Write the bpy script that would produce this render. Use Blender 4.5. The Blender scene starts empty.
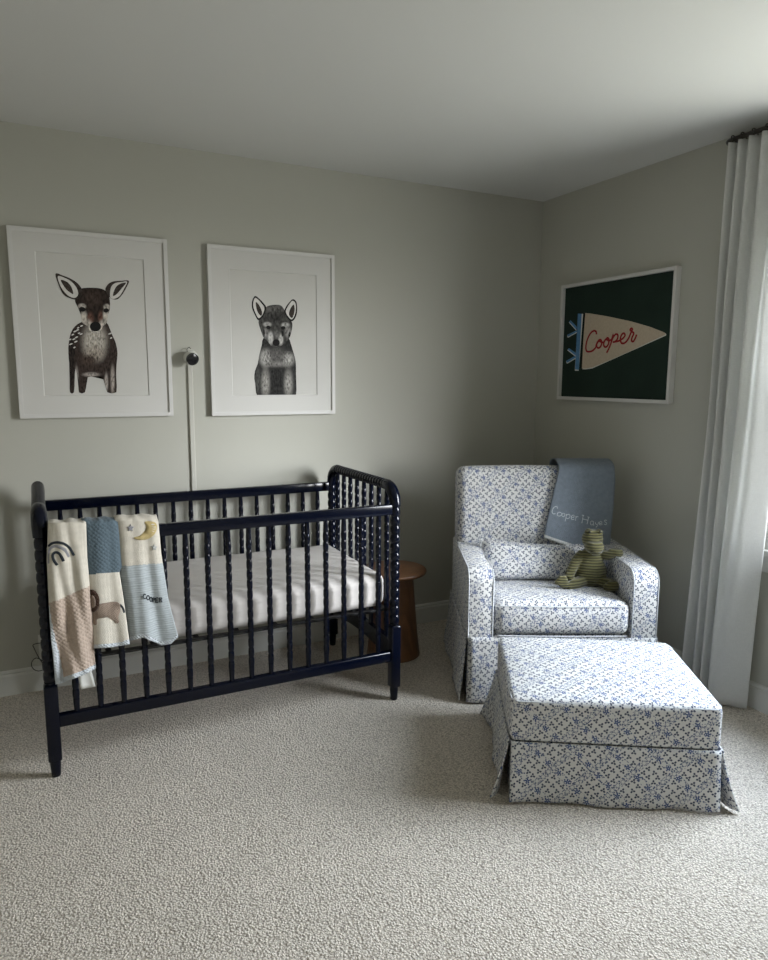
import bpy, bmesh, math, random
from mathutils import Vector, Matrix, noise
random.seed(7)
PI = math.pi
scn = bpy.context.scene
COL = scn.collection

# ------------------------------------------------------------------ camera (calibrated from the room's own lines)
YAW, PITCH, ROLL, FPX = 0.465121, 0.145003, 0.004967, 692.9665
CAM = Vector((-2.72908, -3.38030, 1.411))
H_CEIL = 2.44
_f = Vector((math.sin(YAW)*math.cos(PITCH), math.cos(YAW)*math.cos(PITCH), -math.sin(PITCH)))
_r0 = Vector((math.cos(YAW), -math.sin(YAW), 0)); _u0 = _r0.cross(_f)
_r = _r0*math.cos(ROLL) + _u0*math.sin(ROLL); _u = -_r0*math.sin(ROLL) + _u0*math.cos(ROLL)
cd = bpy.data.cameras.new('camera'); cam = bpy.data.objects.new('camera', cd); COL.objects.link(cam)
m = Matrix.Identity(4)
for i in range(3):
    m[i][0], m[i][1], m[i][2], m[i][3] = _r[i], _u[i], -_f[i], CAM[i]
cam.matrix_world = m
cd.sensor_fit = 'HORIZONTAL'; cd.sensor_width = 36; cd.lens = 36*FPX/768; cd.clip_start = 0.02
scn.camera = cam
AX = {'x': 0, 'y': 1, 'z': 2}
def trace(px, py, ax, v):
    """measured photo point -> the place it has on a real plane of the room"""
    d = _r*((px-384)/FPX) - _u*((py-480)/FPX) + _f
    i = AX[ax]; return CAM + d*((v-CAM[i])/d[i])

# ------------------------------------------------------------------ materials
def nodes(name):
    mt = bpy.data.materials.new(name); mt.use_nodes = True
    nt = mt.node_tree; b = nt.nodes['Principled BSDF']
    return mt, nt, b
def N(nt, t, **kw):
    n = nt.nodes.new(t)
    for k, v in kw.items():
        if k.startswith('i_'): n.inputs[int(k[2:])].default_value = v
        else: setattr(n, k, v)
    return n
def L(nt, a, b): nt.links.new(a, b)
def math_(nt, op, a, b=None, c=None):
    n = nt.nodes.new('ShaderNodeMath'); n.operation = op
    for i, v in enumerate((a, b, c)):
        if v is None: continue
        if isinstance(v, (int, float)): n.inputs[i].default_value = v
        else: nt.links.new(v, n.inputs[i])
    return n.outputs[0]
def mixc(nt, fac, a, b):
    n = nt.nodes.new('ShaderNodeMix'); n.data_type = 'RGBA'
    for k, v in ((0, fac), (6, a), (7, b)):
        if isinstance(v, (int, float)): n.inputs[k].default_value = v
        elif isinstance(v, tuple): n.inputs[k].default_value = (v+(1,))[:4]
        else: nt.links.new(v, n.inputs[k])
    return n.outputs[2]
def mat(name, col, rough=.6, spec=.5, nscale=0, namt=.1, bscale=0, bamt=.1, bdist=.002, stretch=(1, 1, 1), coat=0, sheen=0):
    mt, nt, b = nodes(name)
    b.inputs['Base Color'].default_value = col+(1,); b.inputs['Roughness'].default_value = rough
    b.inputs['Specular IOR Level'].default_value = spec; b.inputs['Coat Weight'].default_value = coat
    b.inputs['Sheen Weight'].default_value = sheen
    if nscale or bscale:
        tc = N(nt, 'ShaderNodeTexCoord'); mp = N(nt, 'ShaderNodeMapping'); mp.inputs['Scale'].default_value = stretch
        L(nt, tc.outputs['Object'], mp.inputs[0])
    if nscale:
        nz = N(nt, 'ShaderNodeTexNoise'); nz.inputs['Scale'].default_value = nscale; nz.inputs['Detail'].default_value = 4
        L(nt, mp.outputs[0], nz.inputs['Vector'])
        lo = tuple(c*(1-namt) for c in col); hi = tuple(min(1, c*(1+namt)) for c in col)
        mr = N(nt, 'ShaderNodeMapRange'); mr.inputs[1].default_value = .3; mr.inputs[2].default_value = .7
        L(nt, nz.outputs[0], mr.inputs[0])
        L(nt, mixc(nt, mr.outputs[0], lo, hi), b.inputs['Base Color'])
    if bscale:
        nb = N(nt, 'ShaderNodeTexNoise'); nb.inputs['Scale'].default_value = bscale; nb.inputs['Detail'].default_value = 3
        L(nt, mp.outputs[0], nb.inputs['Vector'])
        bp = N(nt, 'ShaderNodeBump'); bp.inputs['Strength'].default_value = bamt; bp.inputs['Distance'].default_value = bdist
        L(nt, nb.outputs[0], bp.inputs['Height']); L(nt, bp.outputs[0], b.inputs['Normal'])
    return mt

M = {}
WALLC = (.455, .45, .40)
M['wall'] = mat('wall_paint', WALLC, .85, .2, bscale=180, bamt=.06)
M['ceiling'] = mat('ceiling_paint', (.63, .63, .61), .9, .15, bscale=140, bamt=.06)
M['trim'] = mat('white_trim', (.62, .62, .59), .45, .4)
M['navy'] = mat('navy_lacquer', (.0009, .0021, .0085), .16, .32, nscale=30, namt=.15)
M['frame'] = mat('white_frame', (.62, .61, .59), .45, .4)
M['mat'] = mat('mat_board', (.60, .59, .565), .8, .2, bscale=400, bamt=.05)
M['paper'] = mat('art_paper', (.58, .57, .54), .8, .2, nscale=6, namt=.02)
M['sheet'] = mat('white_cotton', (.67, .635, .61), .8, .2, nscale=9, namt=.02, bscale=10, bamt=.6, bdist=.012, stretch=(.6, 1, 2.2), sheen=.1)
M['metal'] = mat('dark_bronze', (.028, .022, .018), .35, .5, nscale=20, namt=.2)
M['black'] = mat('black_plastic', (.012, .012, .013), .25, .5)
M['white_plastic'] = mat('white_plastic', (.66, .66, .62), .4, .4)
M['conduit'] = mat('painted_conduit', (.50, .49, .44), .6, .3)
M['blue_felt'] = mat('blue_ink', (.10, .23, .42), .8, .2, nscale=60, namt=.12)
M['cream_felt'] = mat('cream_ink', (.52, .43, .33), .8, .2, nscale=80, namt=.06)
M['white_ink'] = mat('white_ink', (.66, .66, .63), .8, .2)
M['red_ink'] = mat('red_ink', (.27, .018, .022), .8, .2)
M['green_ink'] = mat('green_ink', (.012, .026, .019), .75, .25, nscale=5, namt=.15)
M['black_ink'] = mat('black_ink', (.012, .011, .011), .8, .2)
M['shadow_ink'] = mat('dark_ink', (.004, .006, .005), .8, .2)
M['ear_white'] = mat('pale_ink', (.62, .60, .57), .8, .2, nscale=60, namt=.1)
M['ear_dark'] = mat('charcoal_ink', (.045, .035, .030), .8, .2, nscale=90, namt=.6)

def carpet():
    mt, nt, b = nodes('beige_carpet')
    tc = N(nt, 'ShaderNodeTexCoord')
    n1 = N(nt, 'ShaderNodeTexNoise'); n1.inputs['Scale'].default_value = 170; n1.inputs['Detail'].default_value = 3; n1.inputs['Roughness'].default_value = .6
    n2 = N(nt, 'ShaderNodeTexNoise'); n2.inputs['Scale'].default_value = 380; n2.inputs['Detail'].default_value = 2
    n3 = N(nt, 'ShaderNodeTexNoise'); n3.inputs['Scale'].default_value = 5; n3.inputs['Detail'].default_value = 4; n3.inputs['Distortion'].default_value = .6
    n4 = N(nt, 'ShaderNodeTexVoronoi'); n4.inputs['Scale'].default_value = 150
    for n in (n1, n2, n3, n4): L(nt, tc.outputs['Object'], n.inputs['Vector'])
    h = math_(nt, 'ADD', math_(nt, 'MULTIPLY', n1.outputs[0], 1.3), math_(nt, 'MULTIPLY', n2.outputs[0], .35))
    h = math_(nt, 'SUBTRACT', h, math_(nt, 'MULTIPLY', n4.outputs['Distance'], 1.1))
    h = math_(nt, 'ADD', h, math_(nt, 'MULTIPLY', n3.outputs[0], 1.6))
    bp = N(nt, 'ShaderNodeBump'); bp.inputs['Strength'].default_value = .8; bp.inputs['Distance'].default_value = .008
    L(nt, h, bp.inputs['Height']); L(nt, bp.outputs[0], b.inputs['Normal'])
    mr = N(nt, 'ShaderNodeMapRange'); mr.inputs[1].default_value = .36; mr.inputs[2].default_value = .62
    L(nt, n1.outputs[0], mr.inputs[0])
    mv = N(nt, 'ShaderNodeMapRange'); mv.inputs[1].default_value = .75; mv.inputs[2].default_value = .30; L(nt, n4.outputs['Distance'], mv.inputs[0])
    c = mixc(nt, math_(nt, 'MULTIPLY', math_(nt, 'ADD', mr.outputs[0], mv.outputs[0]), .5), (.35, .295, .235), (1.0, .92, .81))  # shade between tufts painted into the colour: darker where the pile dips
    mr2 = N(nt, 'ShaderNodeMapRange'); mr2.inputs[1].default_value = .35; mr2.inputs[2].default_value = .65
    L(nt, n3.outputs[0], mr2.inputs[0])
    c2 = mixc(nt, math_(nt, 'MULTIPLY', mr2.outputs[0], .16), c, (.44, .41, .355))
    L(nt, c2, b.inputs['Base Color']); b.inputs['Roughness'].default_value = .95
    b.inputs['Specular IOR Level'].default_value = .1; b.inputs['Sheen Weight'].default_value = .15
    return mt
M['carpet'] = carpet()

def floral():
    mt, nt, b = nodes('blue_floral_fabric')
    uv = N(nt, 'ShaderNodeUVMap'); uv.uv_map = 'UVMap'
    sp = N(nt, 'ShaderNodeSeparateXYZ'); L(nt, uv.outputs[0], sp.inputs[0])
    k = 4/(math.sqrt(2)*.092)
    A = math_(nt, 'MULTIPLY', math_(nt, 'ADD', sp.outputs[0], sp.outputs[1]), k)
    B = math_(nt, 'MULTIPLY', math_(nt, 'SUBTRACT', sp.outputs[0], sp.outputs[1]), k)
    fa, fb = math_(nt, 'FLOOR', A), math_(nt, 'FLOOR', B)
    ia = math_(nt, 'FLOORED_MODULO', fa, 4.0); ib = math_(nt, 'FLOORED_MODULO', fb, 4.0)
    bandA = math_(nt, 'LESS_THAN', ia, .5); bandB = math_(nt, 'LESS_THAN', ib, .5)
    band = math_(nt, 'MAXIMUM', bandA, bandB)
    cb = N(nt, 'ShaderNodeCombineXYZ'); L(nt, fa, cb.inputs[0]); L(nt, fb, cb.inputs[1])
    wn = N(nt, 'ShaderNodeTexWhiteNoise'); wn.noise_dimensions = '2D'; L(nt, cb.outputs[0], wn.inputs['Vector'])
    ws = N(nt, 'ShaderNodeSeparateColor'); L(nt, wn.outputs['Color'], ws.inputs[0])
    def loc(v, f, r, j):
        q = math_(nt, 'SUBTRACT', math_(nt, 'SUBTRACT', v, f), .5)
        return math_(nt, 'ADD', q, math_(nt, 'MULTIPLY', math_(nt, 'SUBTRACT', r, .5), j))
    p, q = loc(A, fa, ws.outputs[0], .22), loc(B, fb, ws.outputs[1], .22)
    r = math_(nt, 'SQRT', math_(nt, 'ADD', math_(nt, 'MULTIPLY', p, p), math_(nt, 'MULTIPLY', q, q)))
    th0 = math_(nt, 'ARCTAN2', q, p)
    th = math_(nt, 'ADD', th0, math_(nt, 'MULTIPLY', ws.outputs[2], 1.3))
    pet = math_(nt, 'POWER', math_(nt, 'ABSOLUTE', math_(nt, 'COSINE', math_(nt, 'MULTIPLY', th, 1.5))), 1.0)
    sprig = math_(nt, 'LESS_THAN', r, math_(nt, 'ADD', .0, math_(nt, 'MULTIPLY', pet, .40)))
    sprig = math_(nt, 'MULTIPLY', math_(nt, 'MULTIPLY', sprig, math_(nt, 'GREATER_THAN', r, .07)), math_(nt, 'SUBTRACT', 1.0, band))
    fl = math_(nt, 'LESS_THAN', r, math_(nt, 'ADD', .32, math_(nt, 'MULTIPLY', math_(nt, 'COSINE', math_(nt, 'MULTIPLY', th, 5.0)), .13)))
    fl = math_(nt, 'MULTIPLY', fl, math_(nt, 'GREATER_THAN', r, .07))
    fl = math_(nt, 'MULTIPLY', fl, math_(nt, 'MULTIPLY', bandA, math_(nt, 'GREATER_THAN', math_(nt, 'FLOORED_MODULO', fb, 2.0), .5)))
    ring = math_(nt, 'LESS_THAN', math_(nt, 'ABSOLUTE', math_(nt, 'SUBTRACT', r, .30)), .07)
    ring = math_(nt, 'MULTIPLY', ring, math_(nt, 'GREATER_THAN', math_(nt, 'SINE', math_(nt, 'MULTIPLY', th, 8.0)), -.2))
    ring = math_(nt, 'MULTIPLY', ring, math_(nt, 'MULTIPLY', bandB, math_(nt, 'SUBTRACT', 1.0, fl)))
    vo = N(nt, 'ShaderNodeTexVoronoi'); vo.voronoi_dimensions = '2D'; vo.inputs['Scale'].default_value = 125; vo.inputs['Randomness'].default_value = .7
    L(nt, uv.outputs[0], vo.inputs['Vector'])
    dots = math_(nt, 'MULTIPLY', math_(nt, 'LESS_THAN', vo.outputs['Distance'], .37), math_(nt, 'MULTIPLY', band, math_(nt, 'GREATER_THAN', r, .36)))
    vw = N(nt, 'ShaderNodeTexNoise'); vw.inputs['Scale'].default_value = 8; L(nt, uv.outputs[0], vw.inputs['Vector'])
    base = (.66, .66, .65)
    c = mixc(nt, dots, base, (.085, .11, .20))
    c = mixc(nt, ring, c, (.12, .15, .24))
    c = mixc(nt, sprig, c, (.050, .062, .105))
    c = mixc(nt, fl, c, (.045, .08, .22))
    L(nt, c, b.inputs['Base Color']); b.inputs['Roughness'].default_value = .85; b.inputs['Specular IOR Level'].default_value = .2
    b.inputs['Sheen Weight'].default_value = .1
    tc = N(nt, 'ShaderNodeTexCoord'); nb = N(nt, 'ShaderNodeTexNoise'); nb.inputs['Scale'].default_value = 14; nb.inputs['Detail'].default_value = 3
    L(nt, tc.outputs['Object'], nb.inputs['Vector'])
    bp = N(nt, 'ShaderNodeBump'); bp.inputs['Strength'].default_value = .35; bp.inputs['Distance'].default_value = .012
    L(nt, nb.outputs[0], bp.inputs['Height']); L(nt, bp.outputs[0], b.inputs['Normal'])
    return mt
M['floral'] = floral()
M['piping'] = mat('pale_piping', (.55, .57, .60), .8, .2, nscale=160, namt=.3)

def knit(name, col, scale, amt, kind='cable', namt=.08):
    mt, nt, b = nodes(name)
    tc = N(nt, 'ShaderNodeTexCoord')
    mp = N(nt, 'ShaderNodeMapping'); mp.inputs['Scale'].default_value = (scale, scale, scale) if kind != 'rows' else (scale*.15, scale*.15, scale)
    if kind == 'cable': mp.inputs['Rotation'].default_value = (0, .78, 0)
    L(nt, tc.outputs['Object'], mp.inputs[0])
    v = N(nt, 'ShaderNodeTexVoronoi'); v.inputs['Scale'].default_value = 1; v.inputs['Randomness'].default_value = .35
    L(nt, mp.outputs[0], v.inputs['Vector'])
    bp = N(nt, 'ShaderNodeBump'); bp.invert = True; bp.inputs['Strength'].default_value = amt; bp.inputs['Distance'].default_value = .006
    L(nt, v.outputs['Distance'], bp.inputs['Height']); L(nt, bp.outputs[0], b.inputs['Normal'])
    nz = N(nt, 'ShaderNodeTexNoise'); nz.inputs['Scale'].default_value = 60; L(nt, tc.outputs['Object'], nz.inputs['Vector'])
    L(nt, mixc(nt, nz.outputs[0], tuple(c*(1-namt*2) for c in col), tuple(c*(1+namt*2) for c in col)), b.inputs['Base Color'])
    b.inputs['Roughness'].default_value = .9; b.inputs['Specular IOR Level'].default_value = .15; b.inputs['Sheen Weight'].default_value = .15
    return mt
M['cream_knit'] = knit('cream_knit', (.64, .60, .52), 260, .35)
M['tan_knit'] = knit('tan_knit', (.47, .375, .31), 95, .7)
M['blue_knit'] = knit('slate_blue_knit', (.105, .145, .175), 95, .45)
M['sky_knit'] = knit('pale_blue_knit', (.42, .46, .48), 120, .5, 'rows')
M['edge_knit'] = knit('white_blue_edging', (.56, .60, .64), 130, .9)
M['gold_knit'] = knit('mustard_knit', (.50, .40, .19), 200, .5)
M['brown_knit'] = knit('taupe_knit', (.28, .215, .17), 200, .5)
M['mane_knit'] = knit('dark_brown_knit', (.07, .04, .028), 120, .9)
M['grey_knit'] = knit('grey_knit', (.27, .27, .29), 200, .4)
M['silver_knit'] = knit('silver_knit', (.42, .43, .42), 200, .4)
M['charcoal_thread'] = mat('charcoal_thread', (.035, .042, .05), .9, .1)
M['towel'] = knit('blue_grey_terry', (.225, .265, .315), 330, .6, namt=.1)
M['towel_hem'] = mat('pale_towel_hem', (.55, .56, .55), .9, .1, nscale=150, namt=.2)
M['towel_thread'] = mat('pale_thread', (.66, .70, .75), .8, .2, nscale=260, namt=.35)

def corduroy():
    mt, nt, b = nodes('olive_corduroy')
    tc = N(nt, 'ShaderNodeTexCoord')
    nz = N(nt, 'ShaderNodeTexNoise'); nz.inputs['Scale'].default_value = 9; L(nt, tc.outputs['Object'], nz.inputs['Vector'])
    w = N(nt, 'ShaderNodeTexWave'); w.bands_direction = 'Z'; w.inputs['Scale'].default_value = 33; w.inputs['Distortion'].default_value = 1.2; w.inputs['Detail'].default_value = .5
    w.inputs['Detail Scale'].default_value = .4
    L(nt, tc.outputs['Object'], w.inputs['Vector'])
    c = mixc(nt, w.outputs['Fac'], (.034, .032, .010), (.150, .138, .048))
    L(nt, c, b.inputs['Base Color']); b.inputs['Roughness'].default_value = .9; b.inputs['Sheen Weight'].default_value = .3
    bp = N(nt, 'ShaderNodeBump'); bp.inputs['Strength'].default_value = .8; bp.inputs['Distance'].default_value = .004
    L(nt, w.outputs['Fac'], bp.inputs['Height']); L(nt, bp.outputs[0], b.inputs['Normal'])
    return mt
M['cord'] = corduroy()

def wood():
    mt, nt, b = nodes('walnut_wood')
    tc = N(nt, 'ShaderNodeTexCoord'); mp = N(nt, 'ShaderNodeMapping'); mp.inputs['Scale'].default_value = (9, 60, 3)
    mp.inputs['Rotation'].default_value = (0, 0, .5)
    L(nt, tc.outputs['Object'], mp.inputs[0])
    nz = N(nt, 'ShaderNodeTexNoise'); nz.inputs['Scale'].default_value = 1; nz.inputs['Detail'].default_value = 6; nz.inputs['Distortion'].default_value = .7
    L(nt, mp.outputs[0], nz.inputs['Vector'])
    mr = N(nt, 'ShaderNodeMapRange'); mr.inputs[1].default_value = .3; mr.inputs[2].default_value = .7; L(nt, nz.outputs[0], mr.inputs[0])
    L(nt, mixc(nt, mr.outputs[0], (.085, .038, .016), (.20, .092, .040)), b.inputs['Base Color'])
    b.inputs['Roughness'].default_value = .42
    return mt
M['wood'] = wood()

def linen():
    mt = bpy.data.materials.new('white_linen'); mt.use_nodes = True; nt = mt.node_tree
    b = nt.nodes['Principled BSDF']; out = nt.nodes['Material Output']
    b.inputs['Base Color'].default_value = (.70, .70, .68, 1); b.inputs['Roughness'].default_value = .9; b.inputs['Specular IOR Level'].default_value = .1
    tr = N(nt, 'ShaderNodeBsdfTranslucent'); tr.inputs[0].default_value = (.74, .75, .74, 1)
    mx = N(nt, 'ShaderNodeMixShader'); mx.inputs[0].default_value = .36
    L(nt, b.outputs[0], mx.inputs[1]); L(nt, tr.outputs[0], mx.inputs[2]); L(nt, mx.outputs[0], out.inputs[0])
    tc = N(nt, 'ShaderNodeTexCoord'); mp = N(nt, 'ShaderNodeMapping'); mp.inputs['Scale'].default_value = (500, 500, 60)
    mp2 = N(nt, 'ShaderNodeMapping'); mp2.inputs['Scale'].default_value = (60, 60, 500)
    L(nt, tc.outputs['Object'], mp.inputs[0]); L(nt, tc.outputs['Object'], mp2.inputs[0])
    a = N(nt, 'ShaderNodeTexNoise'); a.inputs['Scale'].default_value = 1; c = N(nt, 'ShaderNodeTexNoise'); c.inputs['Scale'].default_value = 1
    L(nt, mp.outputs[0], a.inputs['Vector']); L(nt, mp2.outputs[0], c.inputs['Vector'])
    s = math_(nt, 'ADD', a.outputs[0], c.outputs[0])
    bp = N(nt, 'ShaderNodeBump'); bp.inputs['Strength'].default_value = .4; bp.inputs['Distance'].default_value = .001
    L(nt, s, bp.inputs['Height']); L(nt, bp.outputs[0], b.inputs['Normal']); L(nt, bp.outputs[0], tr.inputs['Normal'])
    mr = N(nt, 'ShaderNodeMapRange'); mr.inputs[1].default_value = .7; mr.inputs[2].default_value = 1.3; L(nt, s, mr.inputs[0])
    L(nt, mixc(nt, mr.outputs[0], (.74, .74, .72), (.84, .84, .82)), b.inputs['Base Color'])
    return mt
M['linen'] = linen()

def glass():
    mt = bpy.data.materials.new('window_glass'); mt.use_nodes = True; nt = mt.node_tree
    nt.nodes.remove(nt.nodes['Principled BSDF']); out = nt.nodes['Material Output']
    t = N(nt, 'ShaderNodeBsdfTransparent'); g = N(nt, 'ShaderNodeBsdfGlossy'); g.inputs['Roughness'].default_value = .02
    fr = N(nt, 'ShaderNodeFresnel'); fr.inputs[0].default_value = 1.45
    geo = N(nt, 'ShaderNodeNewGeometry'); fo_ = math_(nt, 'MULTIPLY', fr.outputs[0], math_(nt, 'SUBTRACT', 1.0, geo.outputs['Backfacing']))
    mx = N(nt, 'ShaderNodeMixShader'); L(nt, fo_, mx.inputs[0]); L(nt, t.outputs[0], mx.inputs[1]); L(nt, g.outputs[0], mx.inputs[2])
    L(nt, mx.outputs[0], out.inputs[0]); return mt
M['glass'] = glass()

def painter(name, base, blobs, scale=1.0, streak=(95, 38)):
    """ink-wash print: soft ellipses of ink over a base, edges broken up by brush noise; UV in print units"""
    mt, nt, b = nodes(name)
    uv = N(nt, 'ShaderNodeUVMap'); uv.uv_map = 'UVMap'
    mp = N(nt, 'ShaderNodeMapping'); mp.inputs['Scale'].default_value = (streak[0], streak[1], 1); L(nt, uv.outputs[0], mp.inputs[0])
    nz = N(nt, 'ShaderNodeTexNoise'); nz.inputs['Scale'].default_value = 1; nz.inputs['Detail'].default_value = 3; L(nt, mp.outputs[0], nz.inputs['Vector'])
    n0 = math_(nt, 'SUBTRACT', nz.outputs[0], .5)
    sh = math_(nt, 'MAXIMUM', .2, math_(nt, 'ADD', 1.0, math_(nt, 'MULTIPLY', n0, 3.6)))
    c = base
    for (cx, cy, rx, ry, col, soft) in blobs:
        mm = N(nt, 'ShaderNodeMapping'); mm.vector_type = 'TEXTURE'
        mm.inputs['Location'].default_value = (cx/1000, cy/1000, 0); mm.inputs['Scale'].default_value = (rx/1000, ry/1000, 1)
        L(nt, uv.outputs[0], mm.inputs[0])
        ln = N(nt, 'ShaderNodeVectorMath', operation='LENGTH'); L(nt, mm.outputs[0], ln.inputs[0])
        d = math_(nt, 'ADD', ln.outputs['Value'], math_(nt, 'MULTIPLY', n0, soft*2.4))
        mr = N(nt, 'ShaderNodeMapRange'); mr.interpolation_type = 'SMOOTHSTEP'
        mr.inputs[1].default_value = 1+soft; mr.inputs[2].default_value = 1-soft; L(nt, d, mr.inputs[0])
        c = mixc(nt, mr.outputs[0], c, col)
    vm = N(nt, 'ShaderNodeVectorMath', operation='SCALE')
    L(nt, c, vm.inputs[0]); L(nt, sh, vm.inputs['Scale'])
    L(nt, vm.outputs[0], b.inputs['Base Color']); b.inputs['Roughness'].default_value = .8; b.inputs['Specular IOR Level'].default_value = .2
    return mt

# ------------------------------------------------------------------ geometry helpers
def link(name, bm, mats, parent=None, smooth=True, uv=False, recalc=True, angle=40):
    if recalc: bmesh.ops.recalc_face_normals(bm, faces=bm.faces)
    if uv: box_uv(bm)
    me = bpy.data.meshes.new(name); bm.to_mesh(me); bm.free()
    for k in (mats if isinstance(mats, (list, tuple)) else [mats]): me.materials.append(M[k] if isinstance(k, str) else k)
    o = bpy.data.objects.new(name, me); COL.objects.link(o)
    if smooth:
        me.polygons.foreach_set('use_smooth', [True]*len(me.polygons))
        try: me.set_sharp_from_angle(angle=math.radians(angle))
        except Exception: pass
    if parent: o.parent = parent
    return o
def thing(name, label, cat, loc=(0, 0, 0), rz=0, group=None):
    o = bpy.data.objects.new(name, None); COL.objects.link(o); o.location = loc; o.rotation_euler = (0, 0, rz)
    o.empty_display_size = .1
    return tag(o, label, cat, group)
def tag(o, label, cat, group=None, kind=None):
    o['label'] = label; o['category'] = cat
    if group: o['group'] = group
    if kind: o['kind'] = kind
    return o
def struct(o): o['kind'] = 'structure'; return o
def box(bm, x0, x1, y0, y1, z0, z1, bev=0, seg=2, mi=0):
    r = bmesh.ops.create_cube(bm, size=1); vs = r['verts']
    for v in vs: v.co = Vector(((x0+x1)/2+v.co.x*(x1-x0), (y0+y1)/2+v.co.y*(y1-y0), (z0+z1)/2+v.co.z*(z1-z0)))
    fs = {f for v in vs for f in v.link_faces}
    for f in fs: f.material_index = mi
    if bev:
        es = {e for v in vs for e in v.link_edges}
        bmesh.ops.bevel(bm, geom=list(es), offset=bev, segments=seg, affect='EDGES', profile=.5)
def rbox(bm, w, d, h, r, c=(0, 0, 0), n=8, crown=0, side=0):
    """rounded box (centre c) with an optional crowned top and bulging sides"""
    half = (w/2, d/2, h/2); k = 4
    def ax(a):
        rr = min(r, a*.98); e = [-a+rr*(1-math.cos(PI/2*i/k)) for i in range(k+1)]
        e = [-a+rr*i/k for i in range(k)]; mid = [-(a-rr)+2*(a-rr)*i/n for i in range(n+1)]
        return e+mid+[-v for v in reversed(e)]
    A = [ax(a) for a in half]; cache = {}
    def V(p):
        key = tuple(round(v, 6) for v in p)
        if key in cache: return cache[key]
        inn = Vector([max(-half[i]+min(r, half[i]*.98), min(half[i]-min(r, half[i]*.98), p[i])) for i in range(3)])
        dd = Vector(p)-inn
        q = inn + (dd.normalized()*r if dd.length > 1e-9 else dd)
        fx, fy, fz = 1-(q.x/half[0])**2, 1-(q.y/half[1])**2, 1-(q.z/half[2])**2
        fx, fy, fz = max(fx, 0), max(fy, 0), max(fz, 0)
        q = Vector((q.x + side*math.copysign(fy*fz, q.x)*(abs(q.x)/half[0])**3, q.y + side*math.copysign(fx*fz, q.y)*(abs(q.y)/half[1])**3,
                    q.z + (crown*fx**.6*fy**.6 if q.z > 0 else 0)*(q.z/half[2])))
        cache[key] = bm.verts.new(q+Vector(c)); return cache[key]
    for a in range(3):
        i, j = [(1, 2), (2, 0), (0, 1)][a]
        for s in (-1, 1):
            for ii in range(len(A[i])-1):
                for jj in range(len(A[j])-1):
                    q = []
                    for (di, dj) in ((0, 0), (1, 0), (1, 1), (0, 1)):
                        p = [0, 0, 0]; p[a] = s*half[a]; p[i] = A[i][ii+di]; p[j] = A[j][jj+dj]; q.append(V(p))
                    if len(set(q)) == 4:
                        try: bm.faces.new(q)
                        except ValueError: pass
def lathe(bm, prof, c=(0, 0, 0), seg=20, axis='z'):
    rings = []
    for (r, z) in prof:
        ring = []
        for i in range(seg):
            a = 2*PI*i/seg; x, y = r*math.cos(a), r*math.sin(a)
            p = {'z': (x, y, z), 'y': (x, z, y), 'x': (z, x, y)}[axis]
            ring.append(bm.verts.new(Vector(p)+Vector(c)))
        rings.append(ring)
    for a, b in zip(rings, rings[1:]):
        for i in range(seg): bm.faces.new((a[i], a[(i+1) % seg], b[(i+1) % seg], b[i]))
    bm.faces.new(rings[0]); bm.faces.new(rings[-1])
def tube(bm, pts, rad, seg=8, flat=None, close=False):
    """tube along pts; flat=(normal, k): squash along that direction"""
    pts = [Vector(p) for p in pts]; n = len(pts); rings = []; up = None
    for i, p in enumerate(pts):
        if close: t = pts[(i+1) % n]-pts[i-1]
        else: t = pts[min(i+1, n-1)]-pts[max(i-1, 0)]
        if t.length < 1e-9: t = Vector((0, 0, 1))
        t.normalize()
        if up is None: up = Vector((0, 0, 1)) if abs(t.z) < .9 else Vector((1, 0, 0))
        a = t.cross(up)
        if a.length < 1e-6: a = t.orthogonal()
        a.normalize(); b = a.cross(t).normalized(); up = b
        r = rad[i] if isinstance(rad, (list, tuple)) else rad
        ring = []
        for k in range(seg):
            o = a*math.cos(2*PI*k/seg)*r + b*math.sin(2*PI*k/seg)*r
            if flat: nn = flat[0]; o = o - nn*(o.dot(nn))*(1-flat[1])
            ring.append(bm.verts.new(p+o))
        rings.append(ring)
    m_ = n if close else n-1
    for i in range(m_):
        a, b = rings[i], rings[(i+1) % n]
        for k in range(seg): bm.faces.new((a[k], a[(k+1) % seg], b[(k+1) % seg], b[k]))
    if not close: bm.faces.new(rings[0]); bm.faces.new(rings[-1])
def catmull(pts, n=5, closed=False):
    P = [tuple(p) for p in pts]; out = []; L_ = len(P)
    rng = range(L_) if closed else range(L_-1)
    for i in rng:
        if closed: p0, p1, p2, p3 = P[i-1], P[i], P[(i+1) % L_], P[(i+2) % L_]
        else: p0, p1, p2, p3 = P[max(i-1, 0)], P[i], P[i+1], P[min(i+2, L_-1)]
        for k in range(n):
            t = k/n
            out.append(tuple(.5*((2*b)+(-a+c)*t+(2*a-5*b+4*c-d)*t*t+(-a+3*b-3*c+d)*t**3) for a, b, c, d in zip(p0, p1, p2, p3)))
    if not closed: out.append(P[-1])
    return out
def grid(bm, fn, nu, nv, mi=None, closed_u=False):
    vs = [[bm.verts.new(fn(u/nu, v/nv)) for u in range(nu+1)] for v in range(nv+1)]
    for v in range(nv):
        for u in range(nu):
            f = bm.faces.new((vs[v][u], vs[v][u+1], vs[v+1][u+1], vs[v+1][u]))
            if mi: f.material_index = mi((u+.5)/nu, (v+.5)/nv)
    return vs
def solid(o, t, off=0):
    md = o.modifiers.new('thickness', 'SOLIDIFY'); md.thickness = t; md.offset = off; return o
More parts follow.
